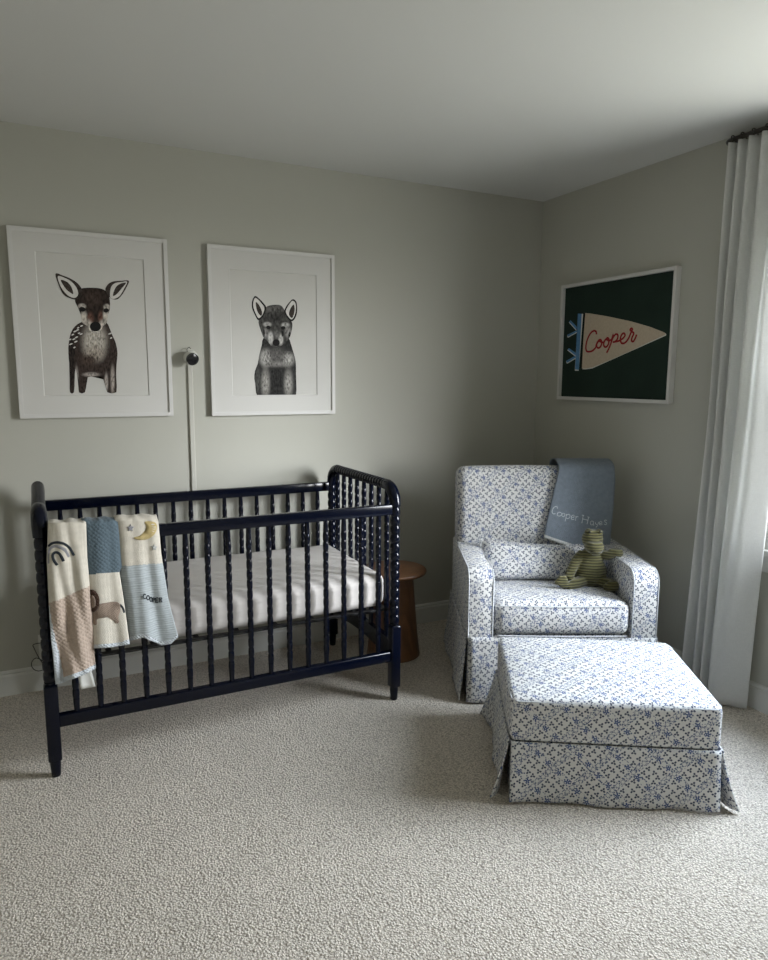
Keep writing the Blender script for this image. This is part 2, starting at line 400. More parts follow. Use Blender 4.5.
def box_uv(bm):
    uvl = bm.loops.layers.uv.get('UVMap') or bm.loops.layers.uv.new('UVMap')
    bm.normal_update()
    for f in bm.faces:
        n = f.normal; a = max(range(3), key=lambda i: abs(n[i])*(1.15 if i == 1 else 1))
        for l in f.loops:
            c = l.vert.co
            l[uvl].uv = (c.y+.03, c.z) if a == 0 else ((c.x, c.z) if a == 1 else (c.x, c.y+.02))
def copy_tree(o, parent=None):
    c = o.copy(); COL.objects.link(c); c.parent = parent
    for ch in list(o.children): copy_tree(ch, c)
    return c

# ------------------------------------------------------------------ room
XL, YF = -4.15, -4.7
WY0, WY1, WZ0, WZ1 = -2.68, -1.60, .71, 2.16      # window opening in the right wall
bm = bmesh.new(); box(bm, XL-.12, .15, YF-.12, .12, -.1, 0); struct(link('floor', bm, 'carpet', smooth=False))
bm = bmesh.new(); box(bm, XL-.12, .15, YF-.12, .12, H_CEIL, H_CEIL+.1); struct(link('ceiling', bm, 'ceiling', smooth=False))
bm = bmesh.new(); box(bm, XL-.12, .15, 0, .12, 0, H_CEIL); struct(link('wall_back', bm, 'wall', smooth=False))
bm = bmesh.new(); box(bm, XL-.12, XL, YF, 0, 0, H_CEIL); struct(link('wall_left', bm, 'wall', smooth=False))
bm = bmesh.new(); box(bm, XL-.12, .15, YF-.12, YF, 0, H_CEIL); struct(link('wall_front', bm, 'wall', smooth=False))
bm = bmesh.new()
box(bm, 0, .15, WY1, 0, 0, H_CEIL); box(bm, 0, .15, YF, WY0, 0, H_CEIL)
box(bm, 0, .15, WY0, WY1, 0, WZ0); box(bm, 0, .15, WY0, WY1, WZ1, H_CEIL)
struct(link('wall_right', bm, 'wall', smooth=False))
def baseboard(name, a, b, nrm):
    a, b, nrm = Vector(a), Vector(b), Vector(nrm)
    prof = [(0, 0), (.015, 0), (.015, .088), (.013, .093), (.009, .097), (.011, .103), (.006, .110), (0, .113)]
    bm = bmesh.new(); R = [[bm.verts.new(p+nrm*x+Vector((0, 0, z))) for x, z in prof] for p in (a, b)]
    for i in range(len(prof)-1): bm.faces.new((R[0][i], R[0][i+1], R[1][i+1], R[1][i]))
    bm.faces.new(R[0]); bm.faces.new(R[1])
    struct(link(name, bm, 'trim', smooth=False))
baseboard('baseboard_back', (XL, 0, 0), (-.0, 0, 0), (0, -1, 0))
baseboard('baseboard_right', (0, -.0, 0), (0, YF, 0), (-1, 0, 0))
baseboard('baseboard_left', (XL, 0, 0), (XL, YF, 0), (1, 0, 0))
baseboard('baseboard_front', (XL, YF, 0), (0, YF, 0), (0, 1, 0))

# window: casing, stool, apron, two sashes, panes
win = bpy.data.objects.new('window_1', None); COL.objects.link(win); win.location = (0, (WY0+WY1)/2, WZ0); struct(win)
wo = Vector((0, (WY0+WY1)/2, WZ0)); hw = (WY1-WY0)/2; hh = WZ1-WZ0
def wpart(name, boxes, mt='trim', bev=.003):
    bm = bmesh.new()
    for b_ in boxes: box(bm, *b_, bev=bev)
    return link(name, bm, mt, win, smooth=False)
wpart('window_casing', [(-.018, 0, hw, hw+.075, -.02, hh+.08), (-.018, 0, -hw-.075, -hw, -.02, hh+.08), (-.018, 0, -hw, hw, hh, hh+.08)])
wpart('window_sill', [(-.045, .06, -hw-.10, hw+.10, -.025, .0)])
wpart('window_apron', [(-.016, 0, -hw-.07, hw+.07, -.10, -.026)])
wpart('window_frame', [(.03, .13, hw-.03, hw, 0, hh), (.03, .13, -hw, -hw+.03, 0, hh), (.03, .13, -hw+.03, hw-.03, hh-.03, hh), (.03, .13, -hw+.03, hw-.03, .0, .03)])
for nm, z0, z1, x in (('window_sash', .03, hh/2+.02, .045), ('window_sash', hh/2-.02, hh-.03, .085)):
    s_ = wpart(nm, [(x, x+.035, hw-.075, hw-.031, z0, z1), (x, x+.035, -hw+.031, -hw+.075, z0, z1), (x, x+.035, -hw+.075, hw-.075, z0, z0+.05), (x, x+.035, -hw+.075, hw-.075, z1-.04, z1)])
    bm = bmesh.new(); box(bm, x+.015, x+.019, -hw+.07, hw-.07, z0+.045, z1-.035); link('window_pane', bm, 'glass', s_, smooth=False)

# ------------------------------------------------------------------ crib
crib = thing('crib', 'dark navy spindle crib with turned bobbin posts standing against the back wall', 'crib', (-2.06, -.445, 0))
cx, cy = .680, .355
def spool(z0, z1, r, pitch=.0385, plain=.055):
    """turned bobbin profile: long beads with a thin ring between"""
    pr = [(r*.78, z0), (r*.84, z0+plain*.4), (r*.95, z0+plain)]
    n = max(1, round((z1-z0-2*plain)/pitch)); p = (z1-z0-2*plain)/n
    for i in range(n):
        b = z0+plain+i*p
        for t, k in ((.0, .83), (.05, .86), (.12, .94), (.3, 1.0), (.5, 1.02), (.7, 1.0), (.88, .94), (.95, .86)): pr.append((r*k, b+p*t))
    pr += [(r*.83, z1-plain), (r*.95, z1-plain+.003), (r*.84, z1-plain*.4), (r*.78, z1)]
    return pr
def rail(name, x0, x1, y, z0, z1, th=.03, bev=.006):
    bm = bmesh.new(); box(bm, x0, x1, y-th/2, y+th/2, z0, z1, bev=bev, seg=3); return link(name, bm, 'navy', crib)
for sy in (-1, 1):
    rail('top_rail', -cx+.018, cx-.018, sy*cy, .838, .884)
    rail('bottom_rail', -cx+.018, cx-.018, sy*cy, .184, .230)
bm = bmesh.new(); lathe(bm, spool(.225, .842, .0115, plain=.05), seg=14); sp0 = link('spindle', bm, 'navy', crib)
first = True
xs = [-cx+(k+1)*2*cx/17 for k in range(16)]
for sy in (-1, 1):
    for x in xs:
        o = sp0 if first else sp0.copy()
        if not first: COL.objects.link(o); o.parent = crib
        o.location = (x, sy*cy, 0); first = False
bm = bmesh.new(); lathe(bm, spool(.265, .955, .0115, plain=.05), seg=14); se0 = link('end_spindle', bm, 'navy', crib); first = True
for sx in (-1, 1):
    for k in range(8):
        o = se0 if first else se0.copy()
        if not first: COL.objects.link(o); o.parent = crib
        o.location = (sx*cx, -cy+(k+1)*2*cy/9, 0); first = False
RC = .085; ZT = .957
for sx in (-1, 1):
    for sy in (-1, 1):
        bm = bmesh.new()
        box(bm, sx*cx-.0225, sx*cx+.0225, sy*cy-.0225, sy*cy+.0225, .062, .345, bev=.006, seg=3)
        lathe(bm, spool(.343, ZT-RC+.01, .0215, plain=.012), c=(sx*cx, sy*cy, 0), seg=18)
        p = link('corner_post', bm, 'navy', crib)
        bm = bmesh.new(); lathe(bm, [(.0175, .064), (.0185, .045), (.0165, .02), (.0155, .003), (.013, 0)], c=(sx*cx, sy*cy, 0), seg=16)
        link('foot', bm, 'navy', p)
    bm = bmesh.new(); pts = []; rad = []
    for i in range(11):
        a = PI/2*i/10; pts.append((sx*cx, -cy+RC-RC*math.cos(a), ZT-RC+RC*math.sin(a))); rad.append(.0235+.003*math.sin(PI*i/10))
    n = 20; y0, y1 = -cy+RC, cy-RC
    for i in range(n):
        for t, k in ((.04, .74), (.14, .93), (.3, 1.0), (.5, 1.04), (.7, 1.0), (.86, .93), (.96, .74)):
            pts.append((sx*cx, y0+(y1-y0)*(i+t)/n, ZT)); rad.append(.0225*k)
    for i in range(11):
        a = PI/2*(1-i/10); pts.append((sx*cx, cy-RC+RC*math.cos(a), ZT-RC+RC*math.sin(a))); rad.append(.0235+.003*math.sin(PI*i/10))
    tube(bm, pts, rad, 16); link('crest_rail', bm, 'navy', crib)
    # arched bottom rail of the end board
    bm = bmesh.new(); n = 16; q = []
    for i in range(n+1):
        y = -cy+.02+(2*cy-.04)*i/n; zb = .165+.045*max(0, math.sin(PI*i/n))**.7
        q.append([bm.verts.new((sx*cx+dx, y, z)) for dx in (-.013, .013) for z in (zb, .275)])
    for a, b in zip(q, q[1:]):
        for i, j in ((0, 1), (1, 3), (3, 2), (2, 0)): bm.faces.new((a[i], a[j], b[j], b[i]))
    bm.faces.new((q[0][0], q[0][1], q[0][3], q[0][2])); bm.faces.new((q[-1][0], q[-1][1], q[-1][3], q[-1][2]))
    link('end_rail', bm, 'navy', crib, smooth=False)
bm = bmesh.new()
for sy in (-1, 1): box(bm, -cx+.01, cx-.01, sy*.31-.012, sy*.31+.012, .401, .413, bev=.003)
for sx in (-1, 1): box(bm, sx*.655-.012, sx*.655+.012, -.30, .30, .401, .413, bev=.003)
for i in range(9): box(bm, -.64+i*.16-.01, -.64+i*.16+.01, -.30, .30, .403, .411)
link('mattress_support', bm, 'black', crib, smooth=False)

bm = bmesh.new(); rbox(bm, 1.300, .645, .152, .042, (0, 0, .076), n=14, crown=.008, side=.006)
for v in bm.verts:
    q = v.co; v.co = q+Vector((0, 0, .004*noise.noise(Vector((q.x*6, q.y*6, q.z*3)))*min(1, max(0, q.z)/.08)))+Vector((0, -.004*abs(noise.noise(Vector((q.x*22, 0, q.z*4)))), 0))*(1 if q.y < -.3 else 0)
mo = link('crib_mattress', bm, 'sheet'); mo.location = (-2.046, -.430, .4135)
tag(mo, 'thin mattress in a white fitted sheet lying inside the navy crib', 'mattress')

# ------------------------------------------------------------------ blanket over the crib's front rail
def lerp_tab(tab, y):
    if y <= tab[0][0]: return tab[0][1]
    for (a, b), (c, d) in zip(tab, tab[1:]):
        if y <= c: return b+(d-b)*(y-a)/(c-a)
    return tab[-1][1]
class Strip:
    def __init__(s, Y, left, right, top, bot, fold, back=.62): s.Y, s.l, s.r, s.top, s.bot, s.fold, s.back = Y, left, right, top, bot, fold, back
    def depth(s, px, py):
        a, b = lerp_tab(s.l, py), lerp_tab(s.r, py); u = max(0, min(1, (px-a)/(b-a))); v = max(0, min(1, (py-s.top)/160))
        e = .012*(max(0, abs(2*u-1)-.62)/.38)**2            # the folded sides turn back
        return -e*-1 + s.fold(u, v)*(.25+.75*v)
    def pt(s, px, py, off=0):
        return trace(px, py, 'y', s.Y+s.depth(px, py)-off)
    def mesh(s, bm, mif, nu=44, nv=130):
        rows = []
        for i in range(nv, -1, -1):
            row = []
            for j in range(nu+1):
                u = j/nu; yb = lerp_tab(s.bot, u); py = s.top+3.5+(yb-s.top-3.5)*i/nv
                a, b = lerp_tab(s.l, py), lerp_tab(s.r, py); px = a+(b-a)*u
                row.append((s.pt(px, py), (px, py)))
            rows.append(row)
        top = rows[-1]
        for k, (yy, dz) in enumerate(((-.830, .006), (-.817, .011), (-.800, .013), (-.785, .008), (-.777, -.008), (-.774, -.03), (-.772, -.10), (-.774, -.18), (-.772, s.back-.9))):
            row = []
            for (p, q) in top:
                u = (q[0]-top[0][1][0])/(top[-1][1][0]-top[0][1][0])
                zz = p.z+dz+.003*math.sin(u*17+k) if k < 5 else p.z+dz
                row.append((Vector((p.x, yy, min(zz, .921+.003*math.sin(u*13)))), (q[0], s.top)))
            rows.append(row)
        vs = [[bm.verts.new(c[0]) for c in r] for r in rows]
        for r in range(len(vs)-1):
            for c in range(nu):
                f = bm.faces.new((vs[r][c], vs[r][c+1], vs[r+1][c+1], vs[r+1][c]))
                qx = (rows[r][c][1][0]+rows[r][c+1][1][0])/2; qy = (rows[r][c][1][1]+rows[r+1][c][1][1]+rows[r][c+1][1][1]+rows[r+1][c+1][1][1])/4
                f.material_index = mif(qx, qy, (c+.5)/nu, lerp_tab(s.bot, (c+.5)/nu)-qy)
SA = Strip(-.852, [(520, 49), (560, 48), (600, 50), (640, 51), (684, 56.5)], [(520, 85), (560, 86.5), (600, 89.5), (640, 93), (670, 96)], 520,
           [(0, 684), (.35, 680), (.7, 674), (1, 668)], lambda u, v: .010*math.sin(u*9+v*6+.6)*(.3+v)+.006*math.sin(u*17-v*9))
SB = Strip(-.842, [(520, 82), (575, 86), (610, 89), (650, 93)], [(520, 117), (535, 119), (566, 121), (572, 118.5), (600, 123), (645, 129)], 520,
           [(0, 648), (.5, 647), (1, 644)], lambda u, v: .009*math.sin(u*8+.8+v*2))
SC = Strip(-.836, [(520, 115), (560, 118), (600, 125), (640, 129)], [(518, 157), (555, 160.5), (600, 168), (638, 178.5)], 517,
           [(0, 641), (.3, 637), (.45, 641), (.65, 645), (.85, 643.5), (1, 636)], lambda u, v: .013*math.sin(u*8.5+1.2+v)*(.3+v)+.004*math.sin(u*19+v*4))
bl = thing('baby_blanket', 'cream, tan and blue patchwork knitted blanket hanging over the crib front rail', 'blanket', (0, 0, 0))
def a_mat(px, py, u, fromb):
    if fromb < 5.0 or u < .20*(py-600)/80: return 2
    return 1 if py > 603-17*u else 0
def b_mat(px, py, u, fromb):
    if fromb < 4.2: return 2
    return 1 if py < 574.5-3*u else 0
def c_mat(px, py, u, fromb):
    if fromb < 4.0: return 2
    return 1 if py > 566-3*u else 0
for S_, fn, mm, nm in ((SA, a_mat, ['cream_knit', 'tan_knit', 'edge_knit'], 'rainbow_fold'), (SB, b_mat, ['cream_knit', 'blue_knit', 'edge_knit'], 'lion_fold'), (SC, c_mat, ['cream_knit', 'sky_knit', 'edge_knit'], 'moon_fold')):
    bm = bmesh.new(); S_.mesh(bm, fn); o = solid(link(nm, bm, mm, bl, recalc=False, angle=80), .005, 1)
    o['label'] = {'rainbow_fold': 'cream fold with a stitched rainbow above a tan knit square', 'lion_fold': 'slate blue cable knit above a cream square with a lion', 'moon_fold': 'cream square with moon and stars above pale blue knit'}[nm]
    S_.o = o
def patch(name, S_, pts, mt, off=.0062, sub=4, closed=True):
    """appliqué that follows the strip's surface"""
    P = catmull(pts, sub, True) if closed else pts
    bm = bmesh.new(); vs = [bm.verts.new((x, y, 0)) for x, y in P]; f = bm.faces.new(vs)
    bmesh.ops.triangulate(bm, faces=[f]); bmesh.ops.subdivide_edges(bm, edges=bm.edges[:], cuts=2)
    for v in bm.verts: v.co = S_.pt(v.co.x, v.co.y, off)
    return solid(link(name, bm, mt, S_.o, recalc=False, angle=80), .0022)
def stroke(name, S_, pts, w, mt, off=.0055, parent=None):
    P = catmull(pts, 5); bm = bmesh.new()
    tube(bm, [S_.pt(x, y, off) for x, y in P], w, 6, flat=(Vector((0, 1, 0)), .4)); return link(name, bm, mt, parent or S_.o)
def z3(x, y): return (30+x/9.6, 505+y/9.6)
stroke('rainbow_arc', SA, [z3(*p) for p in ((180, 395), (215, 368), (270, 360), (330, 375), (385, 420), (425, 485))], .0048, 'charcoal_thread')
stroke('rainbow_arc', SA, [z3(*p) for p in ((190, 560), (188, 480), (205, 415), (260, 395), (320, 425), (362, 500))], .0075, 'grey_knit', .003).name = 'rainbow_arc'
stroke('rainbow_arc', SA, [z3(*p) for p in ((262, 578), (228, 530), (218, 480), (245, 455), (285, 470), (322, 540))], .005, 'charcoal_thread')
def z4(x, y): return (75+x/6.62, 505+y/6.62)
lion = patch('lion_body', SB, [z4(*p) for p in ((140, 662), (200, 648), (270, 640), (298, 660), (300, 700), (288, 740), (290, 780), (262, 778), (258, 738), (200, 745), (148, 755), (145, 790), (122, 788), (118, 740), (120, 690))], 'brown_knit')
patch('lion_mane', SB, [z4(*p) for p in ((95, 570), (120, 562), (150, 590), (162, 635), (152, 685), (125, 708), (100, 690), (92, 630))], 'mane_knit', .0080)
patch('lion_face', SB, [z4(*p) for p in ((98, 610), (118, 600), (134, 630), (132, 670), (112, 682), (97, 660))], 'brown_knit', .0098)
stroke('lion_tail', SB, [z4(*p) for p in ((298, 660), (315, 680), (326, 712))], .004, 'charcoal_thread', .006)
patch('moon', SC, [z4(*p) for p in ((462, 112), (500, 108), (532, 118), (543, 150), (525, 195), (480, 226), (430, 231), (388, 218), (430, 203), (462, 172), (472, 140))], 'gold_knit')
def star(cx_, cy_, r):
    out = []
    for i in range(10):
        a = PI*i/5-PI/2; rr = r if i % 2 == 0 else r*.5; out.append((cx_+rr*math.cos(a), cy_+rr*math.sin(a)))
    return out
patch('star', SC, star(*z4(367, 152), 4.0), 'grey_knit', closed=False)
patch('star', SC, star(*z4(524, 282), 3.3), 'silver_knit', closed=False)
stroke('cable_twist', SB, [(95, 527), (97.5, 535), (95, 543), (97.5, 551), (95, 559), (97.5, 567), (96, 573)], .0045, 'blue_knit', .001)
stroke('cable_twist', SB, [(105, 527), (102, 535), (105.5, 543), (102.5, 551), (105.5, 559), (103, 567), (105, 573)], .0045, 'blue_knit', .001)
stroke('cable_twist', SB, [(112, 527), (115, 537), (111.5, 546), (115, 556), (112, 566)], .0045, 'blue_knit', .001)
# stitched name
GL = {'C': [[(.85, .15), (.5, 0), (.12, .3), (.1, .7), (.5, 1), (.87, .85)]], 'O': [[(.5, 0), (.1, .3), (.1, .7), (.5, 1), (.9, .7), (.9, .3), (.5, 0)]],
      'P': [[(.12, 1), (.12, 0), (.6, 0), (.85, .25), (.6, .52), (.12, .52)]], 'E': [[(.85, 0), (.12, 0), (.12, 1), (.88, 1)], [(.12, .5), (.75, .5)]],
      'R': [[(.12, 1), (.12, 0), (.6, 0), (.85, .25), (.6, .5), (.12, .5)], [(.5, .5), (.9, 1)]]}
bm = bmesh.new(); bx = [(143.2, 594.0, 3.0), (146.6, 595.3, 3.0), (149.8, 597, 2.6), (152.6, 597.6, 2.6), (155.3, 597.8, 3.3), (159.0, 597.6, 3.5)]
for ch, (x, y, w) in zip('COOPER', bx):
    for st in GL[ch]: tube(bm, [SC.pt(x+a*w, y+b*4.6, .0075) for a, b in (catmull(st, 3) if ch in 'CO' else st)], .0017, 5)
o = link('stitched_name', bm, 'charcoal_thread', SC.o); o['label'] = 'dark stitched name on pale blue knit'
# care tag hanging from the rainbow fold
bm = bmesh.new()
tg = [(78.5, 670), (90, 668), (95.5, 686), (84.5, 690.5), (81, 690)]
grid(bm, lambda u, v: trace(78+u*12+v*(3.0+2.5*u), 668+v*21.5-u*3.0, 'y', -.848+.012*v*math.sin(u*2.6)), 5, 6); solid(link('care_tag', bm, 'white_ink', SA.o, recalc=False), .0008)

# ------------------------------------------------------------------ side table
tb = thing('side_table', 'round walnut pedestal side table between the crib and the armchair', 'side table', (-1.14, -.33, 0))
bm = bmesh.new(); lathe(bm, [(.137, 0), (.138, .004), (.136, .012), (.122, .14), (.108, .30), (.100, .432)], seg=48); link('pedestal', bm, 'wood', tb, angle=60)
bm = bmesh.new(); lathe(bm, [(.15, .430), (.164, .433), (.169, .441), (.167, .449), (.160, .454), (.0, .454)][:-1]+[(.02, .4545)], seg=56); link('tabletop', bm, 'wood', tb, angle=50)

# ------------------------------------------------------------------ armchair
TH = math.radians(-26.53)
chair = thing('armchair', 'blue and white floral skirted armchair standing in the room corner', 'armchair', (-1.1144, -.9701, 0), TH)
ZC = Matrix.Rotation(TH, 3, 'Z'); CO = Vector((-1.1144, -.9701, 0))
def cw(u, j, z): return CO+ZC@Vector((u, j, z))
W = .827; AW = .117; ZA = .603; ZS = .300; DA = .66
def arm(u0, u1, nm):
    bm = bmesh.new(); prof = [(.0, ZS-.01)]
    R_ = .065
    for i in range(9):
        a = PI/2*i/8; prof.append((R_-R_*math.cos(a), ZA-R_+R_*math.sin(a)))
    prof += [(.2, ZA-.001), (.35, ZA+.001), (DA, ZA), (DA, ZS-.01)]
    A_ = [bm.verts.new((u0, j, z)) for j, z in prof]; B_ = [bm.verts.new((u1, j, z)) for j, z in prof]
    bm.faces.new(A_); bm.faces.new(B_)
    for i in range(len(prof)):
        k = (i+1) % len(prof); bm.faces.new((A_[i], A_[k], B_[k], B_[i]))
    bmesh.ops.recalc_face_normals(bm, faces=bm.faces)
    es = [e for e in bm.edges if len(e.link_faces) == 2 and any(len(f.verts) > 4 for f in e.link_faces)]
    bmesh.ops.bevel(bm, geom=es, offset=.016, segments=4, affect='EDGES', profile=.5)
    o = link(nm, bm, 'floral', chair, uv=True, angle=60)
    for uu, ii in ((u0+.006, 0), (u1-.006, 1)):
        bm = bmesh.new(); q = []
        for i in range(12):
            a = PI/2*i/11; q.append((uu, R_-R_*math.cos(a)-.001, ZA-R_+R_*math.sin(a)))
        q = [(uu, -.001, z) for z in (ZS, .36, .42, .48, .52)]+q+[(uu, .25, ZA), (uu, .45, ZA)]
        qq = [Vector((a, b+.002, c-.002)) for a, b, c in q]
        tube(bm, qq, .0028, 6); link('piping', bm, 'piping', o)
    return o
arm(0, AW, 'armrest'); arm(W-AW, W, 'armrest')
# back: tilted rounded box
bm = bmesh.new(); rbox(bm, .775, .17, .66, .045, (0, 0, 0), n=10)
for v in bm.verts:
    fz = max(0, 1-(v.co.z/.33)**2); fx = max(0, 1-(v.co.x/.3875)**2)
    if v.co.y < 0: v.co.y -= .016*fx*fz
    v.co.z += .008*fx if v.co.z > .2 else 0
box_uv(bm)
rot = Matrix.Rotation(math.radians(-6.5), 4, 'X')
for v in bm.verts: v.co = rot@v.co+Vector((W/2-.018, .598, .643))
link('backrest', bm, 'floral', chair, angle=70)
# seat
bm = bmesh.new(); rbox(bm, W-2*AW-.004, .535, .150, .040, (0, 0, 0), n=10, crown=.018, side=.008); box_uv(bm)
for v in bm.verts:
    v.co += Vector((W/2, .262, .384)); v.co.z -= .075*max(0, v.co.y-.04)
so = link('seat_cushion', bm, 'floral', chair, angle=70)
bm = bmesh.new(); tube(bm, [(AW+.02+t*(W-2*AW-.04), -.010-.006*math.sin(PI*t), .314) for t in [i/12 for i in range(13)]], .003, 6); link('piping', bm, 'piping', so)
bm = bmesh.new(); tube(bm, [(AW+.02+t*(W-2*AW-.04), -.006-.006*math.sin(PI*t), .446) for t in [i/12 for i in range(13)]], .0024, 6); link('piping', bm, 'piping', so)
bm = bmesh.new(); rbox(bm, W-.03, .64, .22, .02, (W/2, .345, .20), n=3); link('seat_frame', bm, 'floral', chair, uv=True)

def skirt(parent, Wd, Dp, ztop, flare, top_off=0.0, bottom=.006, seed=0, edge=(.014, .05, .05, .05), dep=.02):
    """four tailored panels with open corner pleats; local box 0..Wd, 0..Dp"""
    sides = [((0, 0), (Wd, 0), (0, -1)), ((Wd, 0), (Wd, Dp), (1, 0)), ((Wd, Dp), (0, Dp), (0, 1)), ((0, Dp), (0, 0), (-1, 0))]
    for i, (a, b, nr) in enumerate(sides):
        a, b, nr = Vector(a), Vector(b), Vector(nr); ln = (b-a).length; dr = (b-a)/ln; ed = edge[i]
        def fn(u, v, a=a, dr=dr, nr=nr, ln=ln, i=i, ed=ed):
            s = (u-.5)*(ln-.012+ (ed*.5)*v**1.5)+ln/2
            k = abs(2*u-1)
            o_ = top_off+.002+flare[i]*v**1.2+ed*.55*(k**6)*v**1.4+.006*v*math.sin(u*11+i*2+seed)+.003*v*math.sin(u*27+i+seed)
            p = a+dr*s+nr*o_
            lift = .006*(k**8)*v
            return Vector((p.x, p.y, ztop+(bottom+lift-ztop)*v))
        bm = bmesh.new(); grid(bm, fn, 30, 14); box_uv(bm)
        solid(link('skirt_panel', bm, 'floral', parent, recalc=False, angle=80), .004)
    for (x, y, sx, sy) in ((0, 0, 1, 1), (Wd, 0, -1, 1), (Wd, Dp, -1, -1), (0, Dp, 1, -1)):
        bm = bmesh.new()
        path = [(x+sx*.10, y+sy*.010), (x+sx*.03, y+sy*dep*.8), (x+sx*dep, y+sy*dep), (x+sx*dep*.8, y+sy*.03), (x+sx*.010, y+sy*.10)]
        def fn(u, v, path=path):
            t = u*(len(path)-1); i = min(int(t), len(path)-2); f = t-i
            px, py = path[i][0]+(path[i+1][0]-path[i][0])*f, path[i][1]+(path[i+1][1]-path[i][1])*f
            return Vector((px, py, ztop-.004+(.012-ztop)*v))
        grid(bm, fn, 12, 8); box_uv(bm); solid(link('corner_pleat', bm, 'floral', parent, recalc=False, angle=80), .003)
skirt(chair, W, .70, .302, (.002, .020, .02, .022), edge=(.012, .025, .02, .022))

# ------------------------------------------------------------------ ottoman
TO = math.radians(-31.4)
ott = thing('ottoman', 'square floral ottoman with corner pleated skirt in front of the armchair', 'ottoman', (-1.379, -1.634, 0), TO)
OW, OD, OZ = .690, .585, .360
bm = bmesh.new(); rbox(bm, OW, OD, .150, .020, (0, 0, 0), n=10, crown=.014, side=.004)
for v in bm.verts:                                   # the sewn corners are rounder in plan than the edges
    ax_, ay_ = abs(v.co.x)/(OW/2), abs(v.co.y)/(OD/2); k = max(0, ax_+ay_-1.72)
    v.co.x *= 1-.05*k; v.co.y *= 1-.05*k
box_uv(bm)
for v in bm.verts: v.co += Vector((OW/2, OD/2, OZ-.075))
oc = link('cushion', bm, 'floral', ott, angle=70)
def loop(z, ins, r=.03):
    pts = []
    for (x, y, a0) in ((OW-ins-r, OD-ins-r, 0), (ins+r, OD-ins-r, PI/2), (ins+r, ins+r, PI), (OW-ins-r, ins+r, 1.5*PI)):
        for i in range(6):
            a = a0+PI/2*i/5; pts.append((x+r*math.cos(a), y+r*math.sin(a), z))
    return pts
bm = bmesh.new(); tube(bm, loop(OZ-.007, .006), .0028, 6, close=True); link('piping', bm, 'piping', oc)
bm = bmesh.new(); tube(bm, loop(.212, -.001, .02), .0032, 6, close=True); link('piping', bm, 'floral', oc, uv=True)
bm = bmesh.new(); rbox(bm, OW-.06, OD-.06, .17, .015, (OW/2, OD/2, .135), n=3); link('base', bm, 'floral', ott, uv=True)
skirt(ott, OW, OD, .213, (.010, .022, .02, .022), seed=2, edge=(.012, .075, .05, .06), dep=.022)

# ------------------------------------------------------------------ lumbar pillow
pl = thing('lumbar_pillow', 'small floral lumbar cushion leaning on the armchair back beside the green plush', 'pillow', cw(.375, .385, .444), TH)
bm = bmesh.new(); PW, PH, PT = .52, .195, .11
def pillow(s):
    def fn(u, v):
        x, z = 2*u-1, 2*v-1; k = (max(0, 1-x**4)*max(0, 1-z**4))**.55
        pin = 1-.05*(1-abs(x))**.5*0
        return Vector((x*PW/2*(1-.035*(1-z*z)), s*PT/2*k, z*PH/2*(1-.05*(1-x*x))+PH/2))
    return fn
grid(bm, pillow(-1), 26, 14); grid(bm, pillow(1), 26, 14); bmesh.ops.remove_doubles(bm, verts=bm.verts, dist=.0005); box_uv(bm)
rt = Matrix.Rotation(math.radians(-12), 4, 'X')
for v in bm.verts:
    v.co.y += .004*noise.noise(v.co*14); v.co = rt@v.co
    v.co.z -= (.034*(v.co.x/PW+.5)-.006)*(1 if v.co.z > .1 else .2)
link('cover', bm, 'floral', pl, angle=80)
bm = bmesh.new(); bd = [(-.5, 0), (-.25, .02), (0, .025), (.25, .02), (.5, 0), (.485, .5), (.5, 1), (.25, .97), (0, .95), (-.25, .97), (-.5, 1), (-.485, .5)]
tube(bm, [rt@Vector((x*PW, 0, z*PH))-Vector((0, 0, (.034*(x+.5)-.006)*(1 if z > .5 else .2))) for x, z in catmull(bd, 3, True)], .003, 6, close=True); link('piping', bm, 'floral', pl, uv=True)

# ------------------------------------------------------------------ towel over the chair back
tw = thing('embroidered_towel', 'blue grey towel with pale embroidered name draped over the armchair back', 'towel', (0, 0, 0))
def bface(z):  # front face of the tilted backrest in chair depth
    return .598-.088-.014+(z-.657)*math.tan(math.radians(6.5))
TL = [(1.003, .510), (.93, .492), (.82, .466), (.70, .440), (.625, .424)]
TR = [(1.01, .775), (.92, .782), (.82, .776), (.70, .768), (.57, .757)]
def tedge(tab, z):
    for (a, b), (c, d) in zip(tab, tab[1:]):
        if z >= c: return b+(d-b)*(a-z)/(a-c)
    return tab[-1][1]
def tbot(u): return .640-.060*min(1, u/.5)**1.0 + (.004*(u-.5) if u > .5 else 0)
def tpoint(u, z, off=0):
    a, b = tedge(TL, z), tedge(TR, z); fl = max(0, (.80-z)/.2)
    j = bface(z)-.014-off-.006*math.sin(u*8+1)*min(1, max(0, (1-z)/.2))-.012*fl*max(0, 1-u*2)
    return cw(a+(b-a)*u, j, z)
bm = bmesh.new()
def tfn(u, v):
    if v < .72:
        zb = tbot(u); z = zb+(.972-zb)*(v/.72); return tpoint(u, z)
    k = (v-.72)/.28; base = tpoint(u, .972); t = min(1, k/.55)
    a = PI*t; R2 = .098
    p = base+ZC@Vector((0, R2-R2*math.cos(a)+.004*t, .030*math.sin(a)**.7+.012*(1-abs(2*t-1))))
    if k > .55: p = p+ZC@Vector((0, .03*(k-.55)/.45, -.25*(k-.55)/.45))
    return p
grid(bm, tfn, 26, 60, mi=lambda u, v: 1 if v < .034 else 0)
to_ = solid(link('cloth', bm, ['towel', 'towel_hem'], tw, recalc=False, angle=80), .006)
